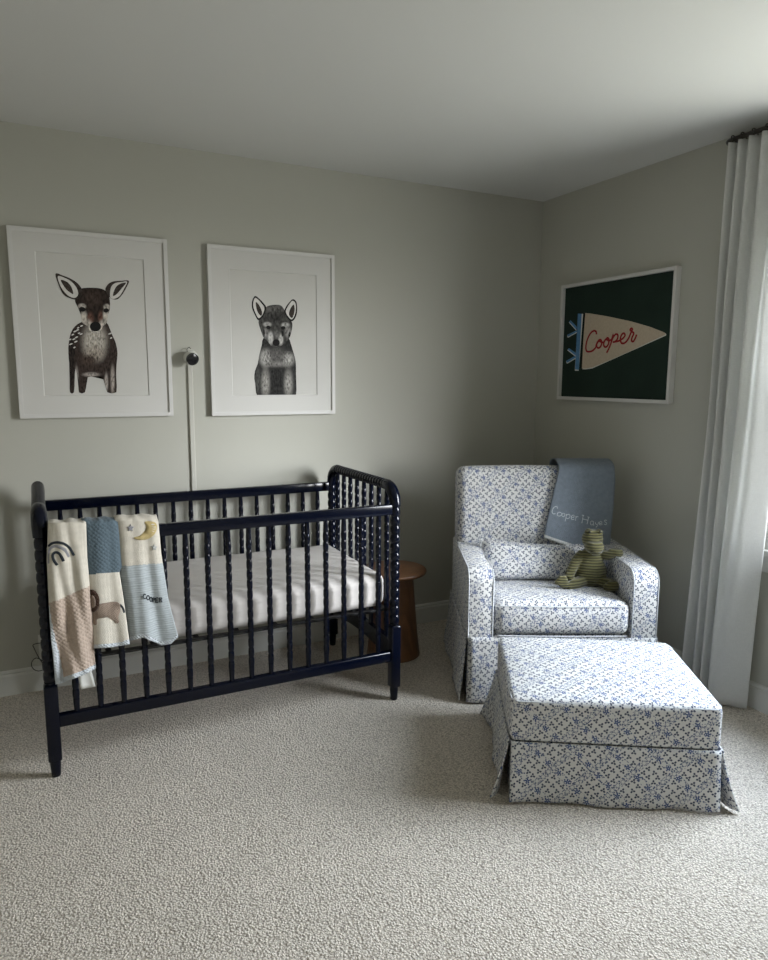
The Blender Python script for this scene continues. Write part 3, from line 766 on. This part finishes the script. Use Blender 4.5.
# embroidered letters, traced as strokes on the cloth
def z5(x, y): return (540+x/10.24, 495+y/10.24)
nC = ZC@Vector((0, 1, 0))
def onface(px, py):
    d = _r*((px-384)/FPX)-_u*((py-480)/FPX)+_f; jj = .47
    for _ in range(4):
        o_ = cw(0, jj, 0); s = nC.dot(o_-CAM)/nC.dot(d); P = CAM+d*s; loc = ZC.transposed()@(P-CO)
        a, b = tedge(TL, loc.z), tedge(TR, loc.z); u = (loc.x-a)/(b-a); q = ZC.transposed()@(tpoint(u, loc.z)-CO); jj = q.y-.0042
    return P
LT = [[(178, 140), (172, 118), (145, 125), (124, 160), (130, 190), (158, 192)],
      [(198, 176), (180, 186), (178, 208), (196, 216), (216, 208), (222, 190), (208, 178), (198, 176)],
      [(238, 186), (226, 196), (226, 214), (240, 222), (252, 212), (254, 194), (238, 186)],
      [(272, 194), (266, 230), (258, 270)], [(270, 208), (290, 196), (306, 208), (302, 232), (284, 242), (268, 236)],
      [(324, 230), (346, 226), (350, 212), (336, 206), (322, 220), (322, 244), (336, 252), (352, 244)],
      [(368, 216), (364, 262)], [(367, 232), (380, 220), (392, 224)],
      [(442, 208), (436, 250), (428, 288)], [(498, 226), (490, 262), (482, 300)], [(438, 246), (462, 250), (494, 260)], [(430, 206), (452, 210)], [(486, 224), (508, 228)],
      [(548, 272), (528, 266), (516, 284), (522, 304), (540, 302), (548, 286)], [(550, 268), (546, 306), (556, 308)],
      [(566, 276), (572, 296), (584, 304)], [(602, 274), (592, 302), (580, 326), (570, 328)],
      [(610, 292), (632, 288), (632, 274), (618, 270), (608, 284), (612, 304), (630, 304), (638, 296)],
      [(684, 262), (668, 256), (660, 268), (672, 278), (684, 290), (674, 304), (656, 298)]]
bm = bmesh.new()
for s in LT: tube(bm, [onface(*z5(*p)) for p in catmull(s, 4)], .0017, 5)
o = link('embroidery', bm, 'towel_thread', to_); o['label'] = 'pale embroidered name'

# ------------------------------------------------------------------ plush frog
fz = thing('plush_frog', 'olive green corduroy plush frog sitting in the armchair', 'stuffed toy', cw(.612, .285, .447), TH); fz.scale = (1.24, 1.12, 1.25)
bm = bmesh.new()
def blob(c, r, rot=(0, 0, 0)):
    mtx = Matrix.Translation(Vector(c)) @ (Matrix.Rotation(rot[1], 4, 'Y')@Matrix.Rotation(rot[0], 4, 'X')@Matrix.Rotation(rot[2], 4, 'Z')) @ Matrix.Diagonal((*r, 1))
    bmesh.ops.create_uvsphere(bm, u_segments=24, v_segments=16, radius=1, matrix=mtx)
def limb(pts, rad): tube(bm, catmull(pts, 5), [rad[0]+(rad[1]-rad[0])*i/(5*(len(pts)-1)) for i in range(5*(len(pts)-1)+1)], 14)
blob((0, 0, .055), (.062, .052, .062)); blob((0, .008, .095), (.048, .042, .055)); blob((.0, .012, .130), (.025, .024, .03))
blob((.003, .005, .182), (.040, .038, .037)); blob((-.016, -.006, .210), (.016, .016, .014)); blob((.022, -.006, .209), (.016, .016, .014))
blob((.002, -.026, .160), (.036, .046, .026)); blob((.002, -.050, .153), (.028, .022, .022))
limb([(-.030, .008, .125), (-.062, -.01, .095), (-.085, -.03, .055), (-.100, -.045, .040)], (.020, .016))
limb([(.032, .008, .128), (.058, -.015, .124), (.075, -.022, .134), (.088, -.026, .136)], (.020, .018)); blob((.090, -.028, .136), (.022, .02, .017))
limb([(-.030, -.02, .030), (-.075, -.065, .024), (-.110, -.085, .022)], (.024, .017)); 
for dz, dx in ((.062, -.006), (.058, -.024), (.044, -.036)): limb([(-.112, -.085, .024), (-.116+dx*.5, -.09, .022+(dz-.02)*.6), (-.120+dx*.9, -.088, dz)], (.015, .010))
limb([(.030, -.02, .030), (.055, -.055, .024), (.068, -.085, .022)], (.025, .019)); blob((.058, -.092, .026), (.026, .018, .022)); blob((.040, -.092, .022), (.016, .014, .016))
fo = link('body', bm, 'cord', fz)
rm = fo.modifiers.new('fuse', 'REMESH'); rm.mode = 'VOXEL'; rm.voxel_size = .0032; rm.use_smooth_shade = True
sm = fo.modifiers.new('soften', 'SMOOTH'); sm.iterations = 4; sm.factor = .6
for sx in (-.016, .023):
    bm = bmesh.new(); bmesh.ops.create_uvsphere(bm, u_segments=12, v_segments=8, radius=.0042, matrix=Matrix.Translation((sx, -.0225, .213))); link('eye', bm, 'black', fz)
bm = bmesh.new(); tube(bm, catmull([(-.022, -.0640, .150), (.002, -.0725, .146), (.026, -.0640, .150)], 5), .0012, 5); link('mouth', bm, 'black', fz)

# ------------------------------------------------------------------ framed pictures
def frame_picture(name, label, cat, origin, rz, Wd, Ht, group, fw=.018, dep=.026, matw=None, back='paper', backname='paper'):
    root = thing(name, label, cat, origin, rz, group); hwid, hh_ = Wd/2, Ht/2
    bm = bmesh.new(); c = [(-hwid, -hh_), (hwid, -hh_), (hwid, hh_), (-hwid, hh_)]; ci = [(-hwid+fw, -hh_+fw), (hwid-fw, -hh_+fw), (hwid-fw, hh_-fw), (-hwid+fw, hh_-fw)]
    loops = [[bm.verts.new((x, y, z)) for x, z in pts] for pts, y in ((c, 0), (c, -dep), (ci, -dep), (ci, 0))]
    for a, b in zip(loops, loops[1:]+loops[:1]):
        for i in range(4): bm.faces.new((a[i], a[(i+1) % 4], b[(i+1) % 4], b[i]))
    bmesh.ops.recalc_face_normals(bm, faces=bm.faces); bmesh.ops.bevel(bm, geom=bm.edges[:], offset=.0012, segments=2, affect='EDGES')
    link('frame', bm, 'frame', root, smooth=False)
    bm = bmesh.new(); box(bm, -hwid+fw-.001, hwid-fw+.001, -.014, -.004, -hh_+fw-.001, hh_-fw+.001); link(backname, bm, back, root, smooth=False)
    return root
def mat_board(root, Wd, Ht, fw, l, r, b, t):
    bm = bmesh.new(); ox, oz = Wd/2-fw+.001, Ht/2-fw+.001
    o1 = [(-ox, -oz), (ox, -oz), (ox, oz), (-ox, oz)]; i1 = [(l, b), (r, b), (r, t), (l, t)]; k = .003
    i2 = [(l+k, b+k), (r-k, b+k), (r-k, t-k), (l+k, t-k)]
    lp = [[bm.verts.new((x, y, z)) for x, z in pts] for pts, y in ((o1, -.0142), (o1, -.0180), (i1, -.0180), (i2, -.0142))]
    for a, b_ in zip(lp, lp[1:]+lp[:1]):
        for i in range(4): bm.faces.new((a[i], a[(i+1) % 4], b_[(i+1) % 4], b_[i]))
    link('mat_board', bm, 'mat', root, smooth=False)
def ink(root, name, pts, mt, layer, conv, inv, smoothn=4, closed=True, uvs=True, parent=None):
    """a flat printed shape lying on the picture's paper; conv: crop point -> local (x,z)"""
    P = catmull(pts, smoothn, True) if smoothn > 1 else pts
    bm = bmesh.new(); uvl = bm.loops.layers.uv.new('UVMap'); y = -.0145-.0002*layer
    vs = []; uvd = {}
    for p in P:
        x, z = conv(*p); v = bm.verts.new((x, y, z)); vs.append(v); uvd[v] = (p[0]/1000, p[1]/1000)
    f = bm.faces.new(vs); 
    for l in f.loops: l[uvl].uv = uvd[l.vert]
    r = bmesh.ops.triangulate(bm, faces=[f])
    bm.normal_update()
    if bm.faces[:][0].normal.y > 0: bmesh.ops.reverse_faces(bm, faces=bm.faces[:])
    return link(name, bm, mt, parent or root, smooth=False, recalc=False)
def oval(cx_, cy_, rx, ry, n=14, rot=0):
    return [(cx_+rx*math.cos(2*PI*i/n)*math.cos(rot)-ry*math.sin(2*PI*i/n)*math.sin(rot), cy_+rx*math.cos(2*PI*i/n)*math.sin(rot)+ry*math.sin(2*PI*i/n)*math.cos(rot)) for i in range(n)]
S = 1.411
def back_frame(x0, x1, z0, z1, name, label, cat, group):
    Wd, Ht = (x1-x0)*S, (z1-z0)*S; o = Vector(((x0+x1)/2*S, 0, (z0+z1)/2*S))
    r = frame_picture(name, label, cat, o, 0, Wd, Ht, group)
    return r, o, Wd, Ht
def loc_back(o, sc, ox, oy):
    def f(x, y):
        p = trace(ox+x/sc, oy+y/sc, 'y', -.0145); return (p.x-o.x, p.z-o.z)
    return f

# fawn
r1, o1, W1, H1 = back_frame(-1.9778, -1.5239, .875, 1.4388, 'framed_fawn_print', 'white framed print of a spotted fawn, left of the wall camera', 'picture', 'framed animal prints above the crib')
cv = loc_back(o1, 4.267, 0, 210); a, b, c_, d = cv(150, 170), cv(612, 215), cv(638, 795), cv(185, 790)
mat_board(r1, W1, H1, .018, (a[0]+d[0])/2, (b[0]+c_[0])/2, (c_[1]+d[1])/2, (a[1]+b[1])/2)
F = loc_back(o1, 6.86, 40, 260)
DK, BR, PA = (.020, .015, .013), (.055, .038, .030), (.42, .385, .34)
bodyM = painter('fawn_body_ink', (.036, .025, .021), [(375, 560, 80, 120, PA, .42), (375, 640, 60, 50, (.30, .26, .22), .6), (330, 690, 60, 40, BR, .6), (250, 830, 14, 90, (.40, .36, .33), .5), (498, 820, 14, 90, (.33, .29, .26), .5), (350, 785, 50, 14, (.36, .32, .29), .6), (455, 840, 12, 60, (.36, .32, .29), .5), (220, 700, 20, 200, DK, .4)])
fb = ink(r1, 'fawn_drawing', [(285, 425), (240, 455), (212, 500), (197, 570), (195, 640), (200, 700), (207, 780), (205, 845), (206, 908), (233, 908), (238, 820), (243, 745), (255, 780), (268, 840), (268, 908), (308, 908), (318, 850), (328, 803), (380, 800), (425, 800), (440, 840), (455, 870), (462, 908), (524, 908), (522, 820), (525, 720), (532, 640), (520, 570), (498, 520), (475, 470), (455, 425), (370, 400)], bodyM, 1, F, None, 2)
headM = painter('fawn_head_ink', (.026, .018, .015), [(362, 262, 60, 60, (.044, .030, .024), .5), (300, 395, 24, 45, PA, .4), (452, 385, 22, 48, PA, .4), (288, 318, 26, 20, PA, .35), (458, 322, 22, 20, PA, .35), (345, 405, 22, 42, (.13, .065, .048), .5), (416, 395, 16, 40, (.13, .065, .048), .5), (330, 455, 30, 45, PA, .4), (430, 450, 26, 40, PA, .4), (380, 470, 52, 36, (.50, .47, .43), .3)], streak=(60, 30))
ink(r1, 'fawn_head', [(285, 195), (340, 190), (400, 193), (440, 205), (470, 235), (480, 290), (478, 340), (465, 380), (458, 430), (432, 455), (418, 480), (380, 497), (345, 487), (328, 455), (290, 430), (280, 380), (262, 330), (240, 280), (255, 235), (275, 210)], headM, 2, F, None, parent=fb)
for nm, mt, ly, pts in (('ear', 'ear_dark', 3, [(106, 95), (160, 108), (210, 128), (258, 160), (288, 205), (280, 255), (245, 272), (205, 262), (165, 240), (135, 190)]),
                        ('ear_inner', 'ear_white', 4, [(122, 112), (170, 123), (215, 148), (250, 190), (262, 235), (240, 260), (205, 252), (172, 225), (140, 178)]),
                        ('ear_shade', 'ear_dark', 5, [(142, 138), (185, 150), (215, 185), (228, 232), (205, 222), (175, 195)]),
                        ('ear', 'ear_dark', 3, [(470, 245), (448, 205), (465, 168), (500, 148), (560, 142), (610, 143), (592, 190), (562, 240), (530, 270), (490, 266)]),
                        ('ear_inner', 'ear_white', 4, [(480, 242), (486, 190), (512, 160), (560, 151), (598, 150), (575, 200), (545, 248), (510, 266), (486, 262)]),
                        ('ear_shade', 'ear_dark', 5, [(500, 245), (515, 195), (545, 165), (590, 156), (560, 195), (525, 235)]),
                        ('nose', 'black_ink', 5, oval(380, 457, 38, 33)), ('eye', 'black_ink', 5, oval(290, 338, 22, 16, rot=.2)), ('eye', 'black_ink', 5, oval(453, 346, 18, 15, rot=-.2))):
    ink(r1, nm, pts, mt, ly, F, None, parent=fb)
for i, (x, y) in enumerate(((262, 465), (285, 452), (240, 490), (268, 502), (225, 512), (250, 530), (207, 545), (232, 543), (212, 577), (236, 600), (282, 508), (480, 505), (488, 535), (258, 480), (246, 560))):
    ink(r1, 'spot', oval(x, y, 9+(i % 3)*2, 5, 8, rot=-.4), 'ear_white', 3, F, None, 1, parent=fb)

# wolf pup
r2, o2, W2, H2 = back_frame(-1.3969, -.943, .8716, 1.4368, 'framed_wolf_print', 'white framed print of a black and grey wolf pup, right of the wall camera', 'picture', 'framed animal prints above the crib')
cv = loc_back(o2, 4.267, 170, 230); a, b, c_, d = cv(250, 165), cv(622, 192), cv(630, 706), cv(268, 705)
mat_board(r2, W2, H2, .018, (a[0]+d[0])/2, (b[0]+c_[0])/2, (c_[1]+d[1])/2, (a[1]+b[1])/2)
G = loc_back(o2, 7.389, 230, 280)
GP = (.34, .33, .31); GK = (.022, .021, .020)
wb = painter('wolf_body_ink', (.028, .027, .026), [(265, 575, 46, 62, GP, .5), (425, 585, 48, 50, GP, .5), (345, 560, 60, 60, (.11, .105, .10), .7), (345, 620, 70, 20, (.20, .19, .18), .8), (262, 760, 30, 100, (.26, .25, .23), .6), (432, 765, 30, 95, (.28, .27, .25), .6), (345, 760, 42, 110, GK, .3), (205, 740, 18, 90, (.07, .07, .065), .6)])
wf = ink(r2, 'wolf_drawing', [(250, 425), (235, 480), (215, 560), (205, 620), (185, 670), (180, 730), (195, 800), (200, 853), (300, 853), (400, 853), (487, 853), (485, 760), (488, 680), (485, 600), (470, 540), (445, 470), (430, 425), (340, 400)], wb, 1, G, None, 2)
wh = painter('wolf_head_ink', (.060, .058, .055), [(330, 225, 60, 30, (.12, .115, .11), .8), (340, 270, 60, 45, (.035, .034, .032), .6), (275, 328, 30, 18, GP, .4), (408, 332, 30, 18, GP, .4), (262, 395, 22, 36, (.24, .23, .22), .5), (428, 385, 22, 40, (.24, .23, .22), .5), (300, 430, 20, 48, (.42, .41, .39), .4), (375, 440, 18, 42, (.40, .39, .37), .4), (345, 400, 26, 26, (.14, .135, .13), .5), (250, 390, 8, 30, GK, .5), (388, 400, 8, 22, GK, .5), (440, 400, 8, 26, GK, .5)], streak=(60, 30))
ink(r2, 'wolf_head', [(212, 300), (235, 268), (255, 225), (275, 195), (320, 184), (370, 186), (395, 210), (412, 250), (440, 290), (460, 320), (456, 370), (440, 425), (405, 465), (375, 487), (340, 495), (305, 487), (280, 455), (248, 425), (230, 380), (215, 335)], wh, 2, G, None, parent=wf)
for nm, mt, ly, pts in (('ear', 'black_ink', 3, [(185, 118), (165, 150), (162, 200), (180, 250), (210, 298), (248, 262), (268, 205), (242, 165), (212, 135)]),
                        ('ear_inner', 'ear_white', 4, [(186, 132), (173, 160), (172, 200), (190, 248), (212, 282), (240, 255), (254, 208), (232, 172), (208, 145)]),
                        ('ear_shade', 'ear_dark', 5, [(190, 165), (214, 185), (236, 235), (228, 265), (200, 228)]),
                        ('ear', 'black_ink', 3, [(465, 142), (490, 162), (496, 220), (487, 270), (458, 306), (425, 282), (400, 236), (415, 195), (440, 163)]),
                        ('ear_inner', 'ear_white', 4, [(463, 153), (483, 172), (486, 220), (476, 265), (455, 292), (430, 270), (412, 236), (424, 200), (444, 170)]),
                        ('ear_shade', 'ear_dark', 5, [(470, 182), (477, 225), (460, 280), (436, 258), (444, 215)]),
                        ('nose', 'black_ink', 5, oval(341, 463, 26, 25)), ('eye', 'black_ink', 5, oval(283, 350, 16, 13, rot=.3)), ('eye', 'black_ink', 5, oval(392, 354, 16, 13, rot=-.3))):
    ink(r2, nm, pts, mt, ly, G, None, parent=wf)

# pennant print on the right wall (its local -y faces the room)
Y0, Y1, Z0, Z1 = -.1597*S, -.7237*S, .9209*S, 1.3723*S
o3 = Vector((0, (Y0+Y1)/2, (Z0+Z1)/2)); W3, H3 = abs(Y1-Y0), Z1-Z0
r3 = frame_picture('framed_pennant_print', 'white framed dark green print of a cream pennant on the right wall', 'picture', o3, -PI/2, W3, H3, None, fw=.017, dep=.034, back='green_ink', backname='green_print')
def P_(x, y):
    p = trace(565+x/7.314, 310+y/7.314, 'x', -.0145); return (-(p.y-o3.y), p.z-o3.z)
ink(r3, 'pennant_edge', [(124, 433), (150, 434), (200, 427), (740, 186), (741, 176), (732, 168), (700, 170), (400, 300), (150, 420)], 'white_ink', 1, P_, None, 1)
pen = ink(r3, 'pennant', [(149, 22), (190, 26), (300, 44), (480, 82), (620, 122), (725, 163), (737, 173), (731, 183), (640, 224), (480, 300), (330, 366), (200, 420), (150, 428), (124, 428), (134, 220)], 'cream_felt', 2, P_, None, 1)
ink(r3, 'pennant_shadow', [(136, 26), (149, 24), (130, 310), (124, 430), (112, 420), (128, 200)], 'shadow_ink', 1.5, P_, None, 1)
ink(r3, 'pennant_band_edge', [(96, 28), (133, 28), (101, 444), (72, 444)], 'white_ink', 2.2, P_, None, 1)
ink(r3, 'pennant_band', [(95, 26), (123, 28), (102, 438), (74, 434)], 'blue_felt', 3, P_, None, 1)
for i, q in enumerate((((30, 85), (42, 75), (86, 122), (84, 145)), ((16, 182), (86, 148), (88, 160), (22, 196)), ((18, 288), (30, 279), (78, 312), (80, 335)), ((8, 372), (76, 334), (78, 350), (16, 386)))):
    cx_ = sum(p[0] for p in q)/4; cy_ = sum(p[1] for p in q)/4
    ink(r3, 'tassel_edge', [((x-cx_)*1.0+cx_-1, (y-cy_)*1.0+cy_+7) for x, y in q], 'white_ink', 1, P_, None, 1)
    ink(r3, 'tassel', q, 'blue_felt', 2, P_, None, 1)
bm = bmesh.new()
for s in ([(232, 178), (228, 158), (212, 152), (188, 170), (165, 215), (154, 265), (158, 298), (175, 305), (202, 298), (226, 275)],
          [(226, 275), (232, 248), (248, 222), (262, 218), (270, 235), (264, 262), (248, 278), (234, 270), (234, 248), (250, 228), (275, 238), (288, 232)],
          [(288, 232), (296, 218), (312, 204), (322, 215), (320, 245), (306, 268), (290, 268), (284, 246), (298, 216), (325, 224), (344, 212)],
          [(344, 212), (354, 178), (346, 215), (330, 262), (312, 302), (304, 312)],
          [(340, 228), (358, 192), (376, 176), (388, 186), (384, 212), (366, 232), (350, 234)],
          [(366, 232), (394, 226), (424, 208), (440, 186), (432, 170), (416, 180), (406, 210), (412, 238), (430, 244), (452, 228), (470, 200)],
          [(470, 200), (484, 164), (494, 142), (486, 134), (478, 146), (494, 160), (504, 172), (492, 200), (488, 224), (500, 230), (514, 208), (525, 180)]):
    tube(bm, [Vector((P_(*p)[0], -.0156, P_(*p)[1])) for p in catmull(s, 5)], .0058, 6, flat=(Vector((0, 1, 0)), .12))
o = link('script_lettering', bm, 'red_ink', r3); o['label'] = 'red cursive name'
for ch in list(r3.children):
    if ch.name.startswith(('script_lettering', 'pennant_edge')): ch.parent = pen

# ------------------------------------------------------------------ wall camera with its cable cover, outlet and cord
wc = thing('baby_monitor_camera', 'small white baby monitor camera with black lens mounted on the back wall', 'camera', (-2.062, 0, 1.505))
bm = bmesh.new(); lathe(bm, [(.030, 0), (.030, -.010), (.024, -.016), (.014, -.020)], axis='y', seg=24); link('wall_mount', bm, 'white_plastic', wc)
bm = bmesh.new(); bmesh.ops.create_uvsphere(bm, u_segments=24, v_segments=16, radius=.030)
for v in bm.verts: v.co = Vector((v.co.x*1.0, v.co.y*1.0-.040, v.co.z*.95+.004))
link('camera_body', bm, 'white_plastic', wc)
bm = bmesh.new(); lathe(bm, [(.024, 0), (.0285, -.004), (.0285, -.017), (.023, -.021), (.008, -.022)], seg=24, axis='y')
rr = Matrix.Rotation(math.radians(24), 4, 'X')@Matrix.Rotation(math.radians(12), 4, 'Z')
for v in bm.verts: v.co = rr@v.co+Vector((-.002, -.052, -.004))
lens = link('lens_housing', bm, 'black', wc)
bm = bmesh.new(); tube(bm, catmull([(-.012, -.018, .024), (-.016, -.022, .038), (-.006, -.020, .046), (.002, -.016, .042)], 4), .002, 6); link('cable', bm, 'black', wc)
bm = bmesh.new(); box(bm, -.011, .011, -.011, 0, -.62, .62, bev=.003); cc = link('cord_cover', bm, 'conduit', smooth=False); cc.location = (-2.064, 0, .852)
tag(cc, 'narrow painted cord cover strip running down the back wall under the baby monitor', 'cord cover')
ol = thing('wall_outlet', 'white electrical outlet plate low on the back wall behind the crib post', 'outlet', (-2.745, 0, .200))
bm = bmesh.new(); box(bm, -.035, .035, -.006, 0, -.057, .057, bev=.002); op = link('cover_plate', bm, 'white_plastic', ol, smooth=False)
for z in (-.022, .022):
    bm = bmesh.new(); lathe(bm, [(.015, -.0075), (.0165, -.005)], c=(0, 0, z), axis='y', seg=20); link('socket', bm, 'white_plastic', op)
pg = thing('power_cord', 'thin dark power cord looped from the plug beside the left crib post', 'cord', (-2.745, 0, .17))
bm = bmesh.new(); box(bm, -.012, .014, -.040, -.0085, -.004, .022, bev=.004); link('plug', bm, 'black', pg)
bm = bmesh.new(); pp = [trace(x, y, 'y', yy) for x, y, yy in ((43, 664, -.042), (38, 656, -.05), (34, 648, -.045), (33, 645, -.03), (37, 643.5, -.02), (41, 643, -.02))]
pq = [trace(x, y, 'y', yy) for x, y, yy in ((43, 661, -.04), (36, 658, -.05), (31.5, 663, -.05), (33, 668.5, -.05), (38, 671, -.04), (44, 670, -.035), (49, 672, -.03))]
O_ = Vector((-2.745, 0, .17))
for P in (pp, pq): tube(bm, [Vector(p)-O_ for p in catmull([tuple(p) for p in P], 5)], .0018, 6)
link('cable', bm, 'black', pg)

# ------------------------------------------------------------------ curtain and rod
rod = thing('curtain_rod', 'dark bronze curtain rod with a curved return mounted above the window', 'curtain rod', (0, -2.2, 2.395))
bm = bmesh.new()
RX = -.088; pts = [(-.004, .93, 0), (-.03, .93, 0)]+[(-.048-.04*math.sin(PI/2*i/6), .93-.04+.04*math.cos(PI/2*i/6)-.0, 0) for i in range(7)]+[(RX, .4, 0), (RX, -.4, 0), (RX, -.93+.04, 0)]
pts += [(-.048-.04*math.cos(PI/2*i/6), -.93+.04-.04*math.sin(PI/2*i/6), 0) for i in range(1, 7)]+[(-.004, -.93, 0)]
tube(bm, pts, .0095, 12); link('rod', bm, 'metal', rod)
for s in (-1, 1):
    bm = bmesh.new(); lathe(bm, [(.024, 0), (.024, -.006), (.014, -.010)], c=(0, s*.93, 0), axis='x', seg=20); link('wall_flange', bm, 'metal', rod)
cu = thing('curtain', 'white linen floor length curtain panel hanging at the left side of the window', 'curtain', (0, 0, 0))
TOP = [(-1.300, .070), (-1.318, .118), (-1.338, .066), (-1.362, .118), (-1.388, .066), (-1.412, .120), (-1.440, .066), (-1.470, .120), (-1.505, .068), (-1.540, .118), (-1.580, .07), (-1.625, .110)]
MID = [(-1.285, .045), (-1.300, .105), (-1.322, .055), (-1.345, .115), (-1.372, .055), (-1.395, .122), (-1.425, .060), (-1.455, .128), (-1.49, .105), (-1.525, .125), (-1.568, .100), (-1.604, .075)]
BOT = [(-1.232, .050), (-1.255, .108), (-1.285, .052), (-1.320, .110), (-1.345, .050), (-1.370, .120), (-1.398, .056), (-1.425, .135), (-1.455, .142), (-1.495, .128), (-1.535, .098), (-1.572, .070)]
cT, cM, cB = catmull(TOP, 8), catmull(MID, 8), catmull(BOT, 8); nU = len(cT)-1
def cfn(u, v):
    i = round(u*nU); z = 2.378+(.012-2.378)*v
    if v < .45: a, b, t = cT[i], cM[i], v/.45
    else: a, b, t = cM[i], cB[i], (v-.45)/.55
    t = t*t*(3-2*t)*.5+t*.5
    y, d = a[0]+(b[0]-a[0])*t, a[1]+(b[1]-a[1])*t
    if v < .02: z -= .006*(1-math.cos((d-.066)/.052*PI))*0
    return Vector((-d+.004*noise.noise(Vector((y*9, z*1.3, 0))), y+.004*noise.noise(Vector((y*7, z*1.1, 5))), z))
bm = bmesh.new(); grid(bm, cfn, nU, 70); solid(link('curtain_panel', bm, 'linen', cu, recalc=False, angle=80), .0016)
bm = bmesh.new(); 
for k, y in enumerate([-1.318, -1.362, -1.412, -1.470, -1.540, -1.610]):
    bm = bmesh.new(); pts = [(RX+.0165*math.cos(2*PI*i/20)*1.0, y+.006*math.sin(2*PI*i/20), 2.392+.0175*math.sin(2*PI*i/20)) for i in range(20)]
    tube(bm, pts, .0028, 8, close=True); tube(bm, [(RX, y, 2.374), (RX-.012, y, 2.366), (RX-.016, y, 2.350)], .0016, 6)
    link('curtain_ring', bm, 'metal', cu)

# ------------------------------------------------------------------ light: overcast sky through the window
w = bpy.data.worlds.new('sky'); scn.world = w; w.use_nodes = True; nt = w.node_tree
bg = nt.nodes['Background']; tc = N(nt, 'ShaderNodeTexCoord'); sp = N(nt, 'ShaderNodeSeparateXYZ'); L(nt, tc.outputs['Generated'], sp.inputs[0])
cr = N(nt, 'ShaderNodeValToRGB'); L(nt, math_(nt, 'MULTIPLY_ADD', sp.outputs[2], .5, .5), cr.inputs[0])
e = cr.color_ramp.elements; e[0].position = .30; e[0].color = (.34, .35, .32, 1); e[1].position = .47; e[1].color = (.36, .37, .34, 1)
for ps, cc_ in ((.51, (1.5, 1.5, 1.48, 1)), (.66, (1.4, 1.48, 1.56, 1)), (.85, (1.1, 1.25, 1.42, 1)), (1.0, (.9, 1.1, 1.4, 1))):
    x = e.new(ps); x.color = cc_
# bright lobe added to the unseen sky, aimed through the window for firmer shadows
AZ = math.radians(-50)
hl = math_(nt, 'SQRT', math_(nt, 'ADD', math_(nt, 'MULTIPLY', sp.outputs[0], sp.outputs[0]), math_(nt, 'MULTIPLY', sp.outputs[1], sp.outputs[1])))
dt = math_(nt, 'ADD', math_(nt, 'MULTIPLY', sp.outputs[0], math.cos(AZ)), math_(nt, 'MULTIPLY', sp.outputs[1], math.sin(AZ)))
an = math_(nt, 'DIVIDE', math_(nt, 'ARCCOSINE', math_(nt, 'MINIMUM', math_(nt, 'DIVIDE', dt, hl), 1.0)), math.radians(8))
gz = math_(nt, 'EXPONENT', math_(nt, 'MULTIPLY', math_(nt, 'MULTIPLY', an, an), -1.0))
m1 = N(nt, 'ShaderNodeMapRange'); m1.inputs[1].default_value = .04; m1.inputs[2].default_value = .12; L(nt, sp.outputs[2], m1.inputs[0])
m2 = N(nt, 'ShaderNodeMapRange'); m2.inputs[1].default_value = .70; m2.inputs[2].default_value = .35; L(nt, sp.outputs[2], m2.inputs[0])
lobe = math_(nt, 'MULTIPLY', gz, math_(nt, 'MULTIPLY', m1.outputs[0], m2.outputs[0]))
vs_ = N(nt, 'ShaderNodeVectorMath', operation='SCALE'); vs_.inputs[0].default_value = (2.2, 2.3, 2.4); L(nt, lobe, vs_.inputs['Scale'])
va = N(nt, 'ShaderNodeVectorMath', operation='ADD'); L(nt, cr.outputs[0], va.inputs[0]); L(nt, vs_.outputs[0], va.inputs[1])
L(nt, va.outputs[0], bg.inputs[0]); bg.inputs[1].default_value = 6.6
ad = bpy.data.lights.new('window_portal', 'AREA'); ad.shape = 'RECTANGLE'; ad.size = WY1-WY0; ad.size_y = WZ1-WZ0; ad.cycles.is_portal = True
ao = bpy.data.objects.new('window_portal', ad); COL.objects.link(ao); ao.location = (.16, (WY0+WY1)/2, (WZ0+WZ1)/2); ao.rotation_euler = (PI/2, 0, PI/2)

scn.view_settings.view_transform = 'Standard'; scn.view_settings.look = 'None'; scn.view_settings.exposure = 1.86; scn.view_settings.gamma = 1; scn.view_settings.use_curve_mapping = False
scn.cycles.max_bounces = 10; scn.cycles.diffuse_bounces = 7; scn.cycles.transparent_max_bounces = 12
scn.cycles.caustics_reflective = False; scn.cycles.caustics_refractive = False
scn.cycles.use_denoising = True
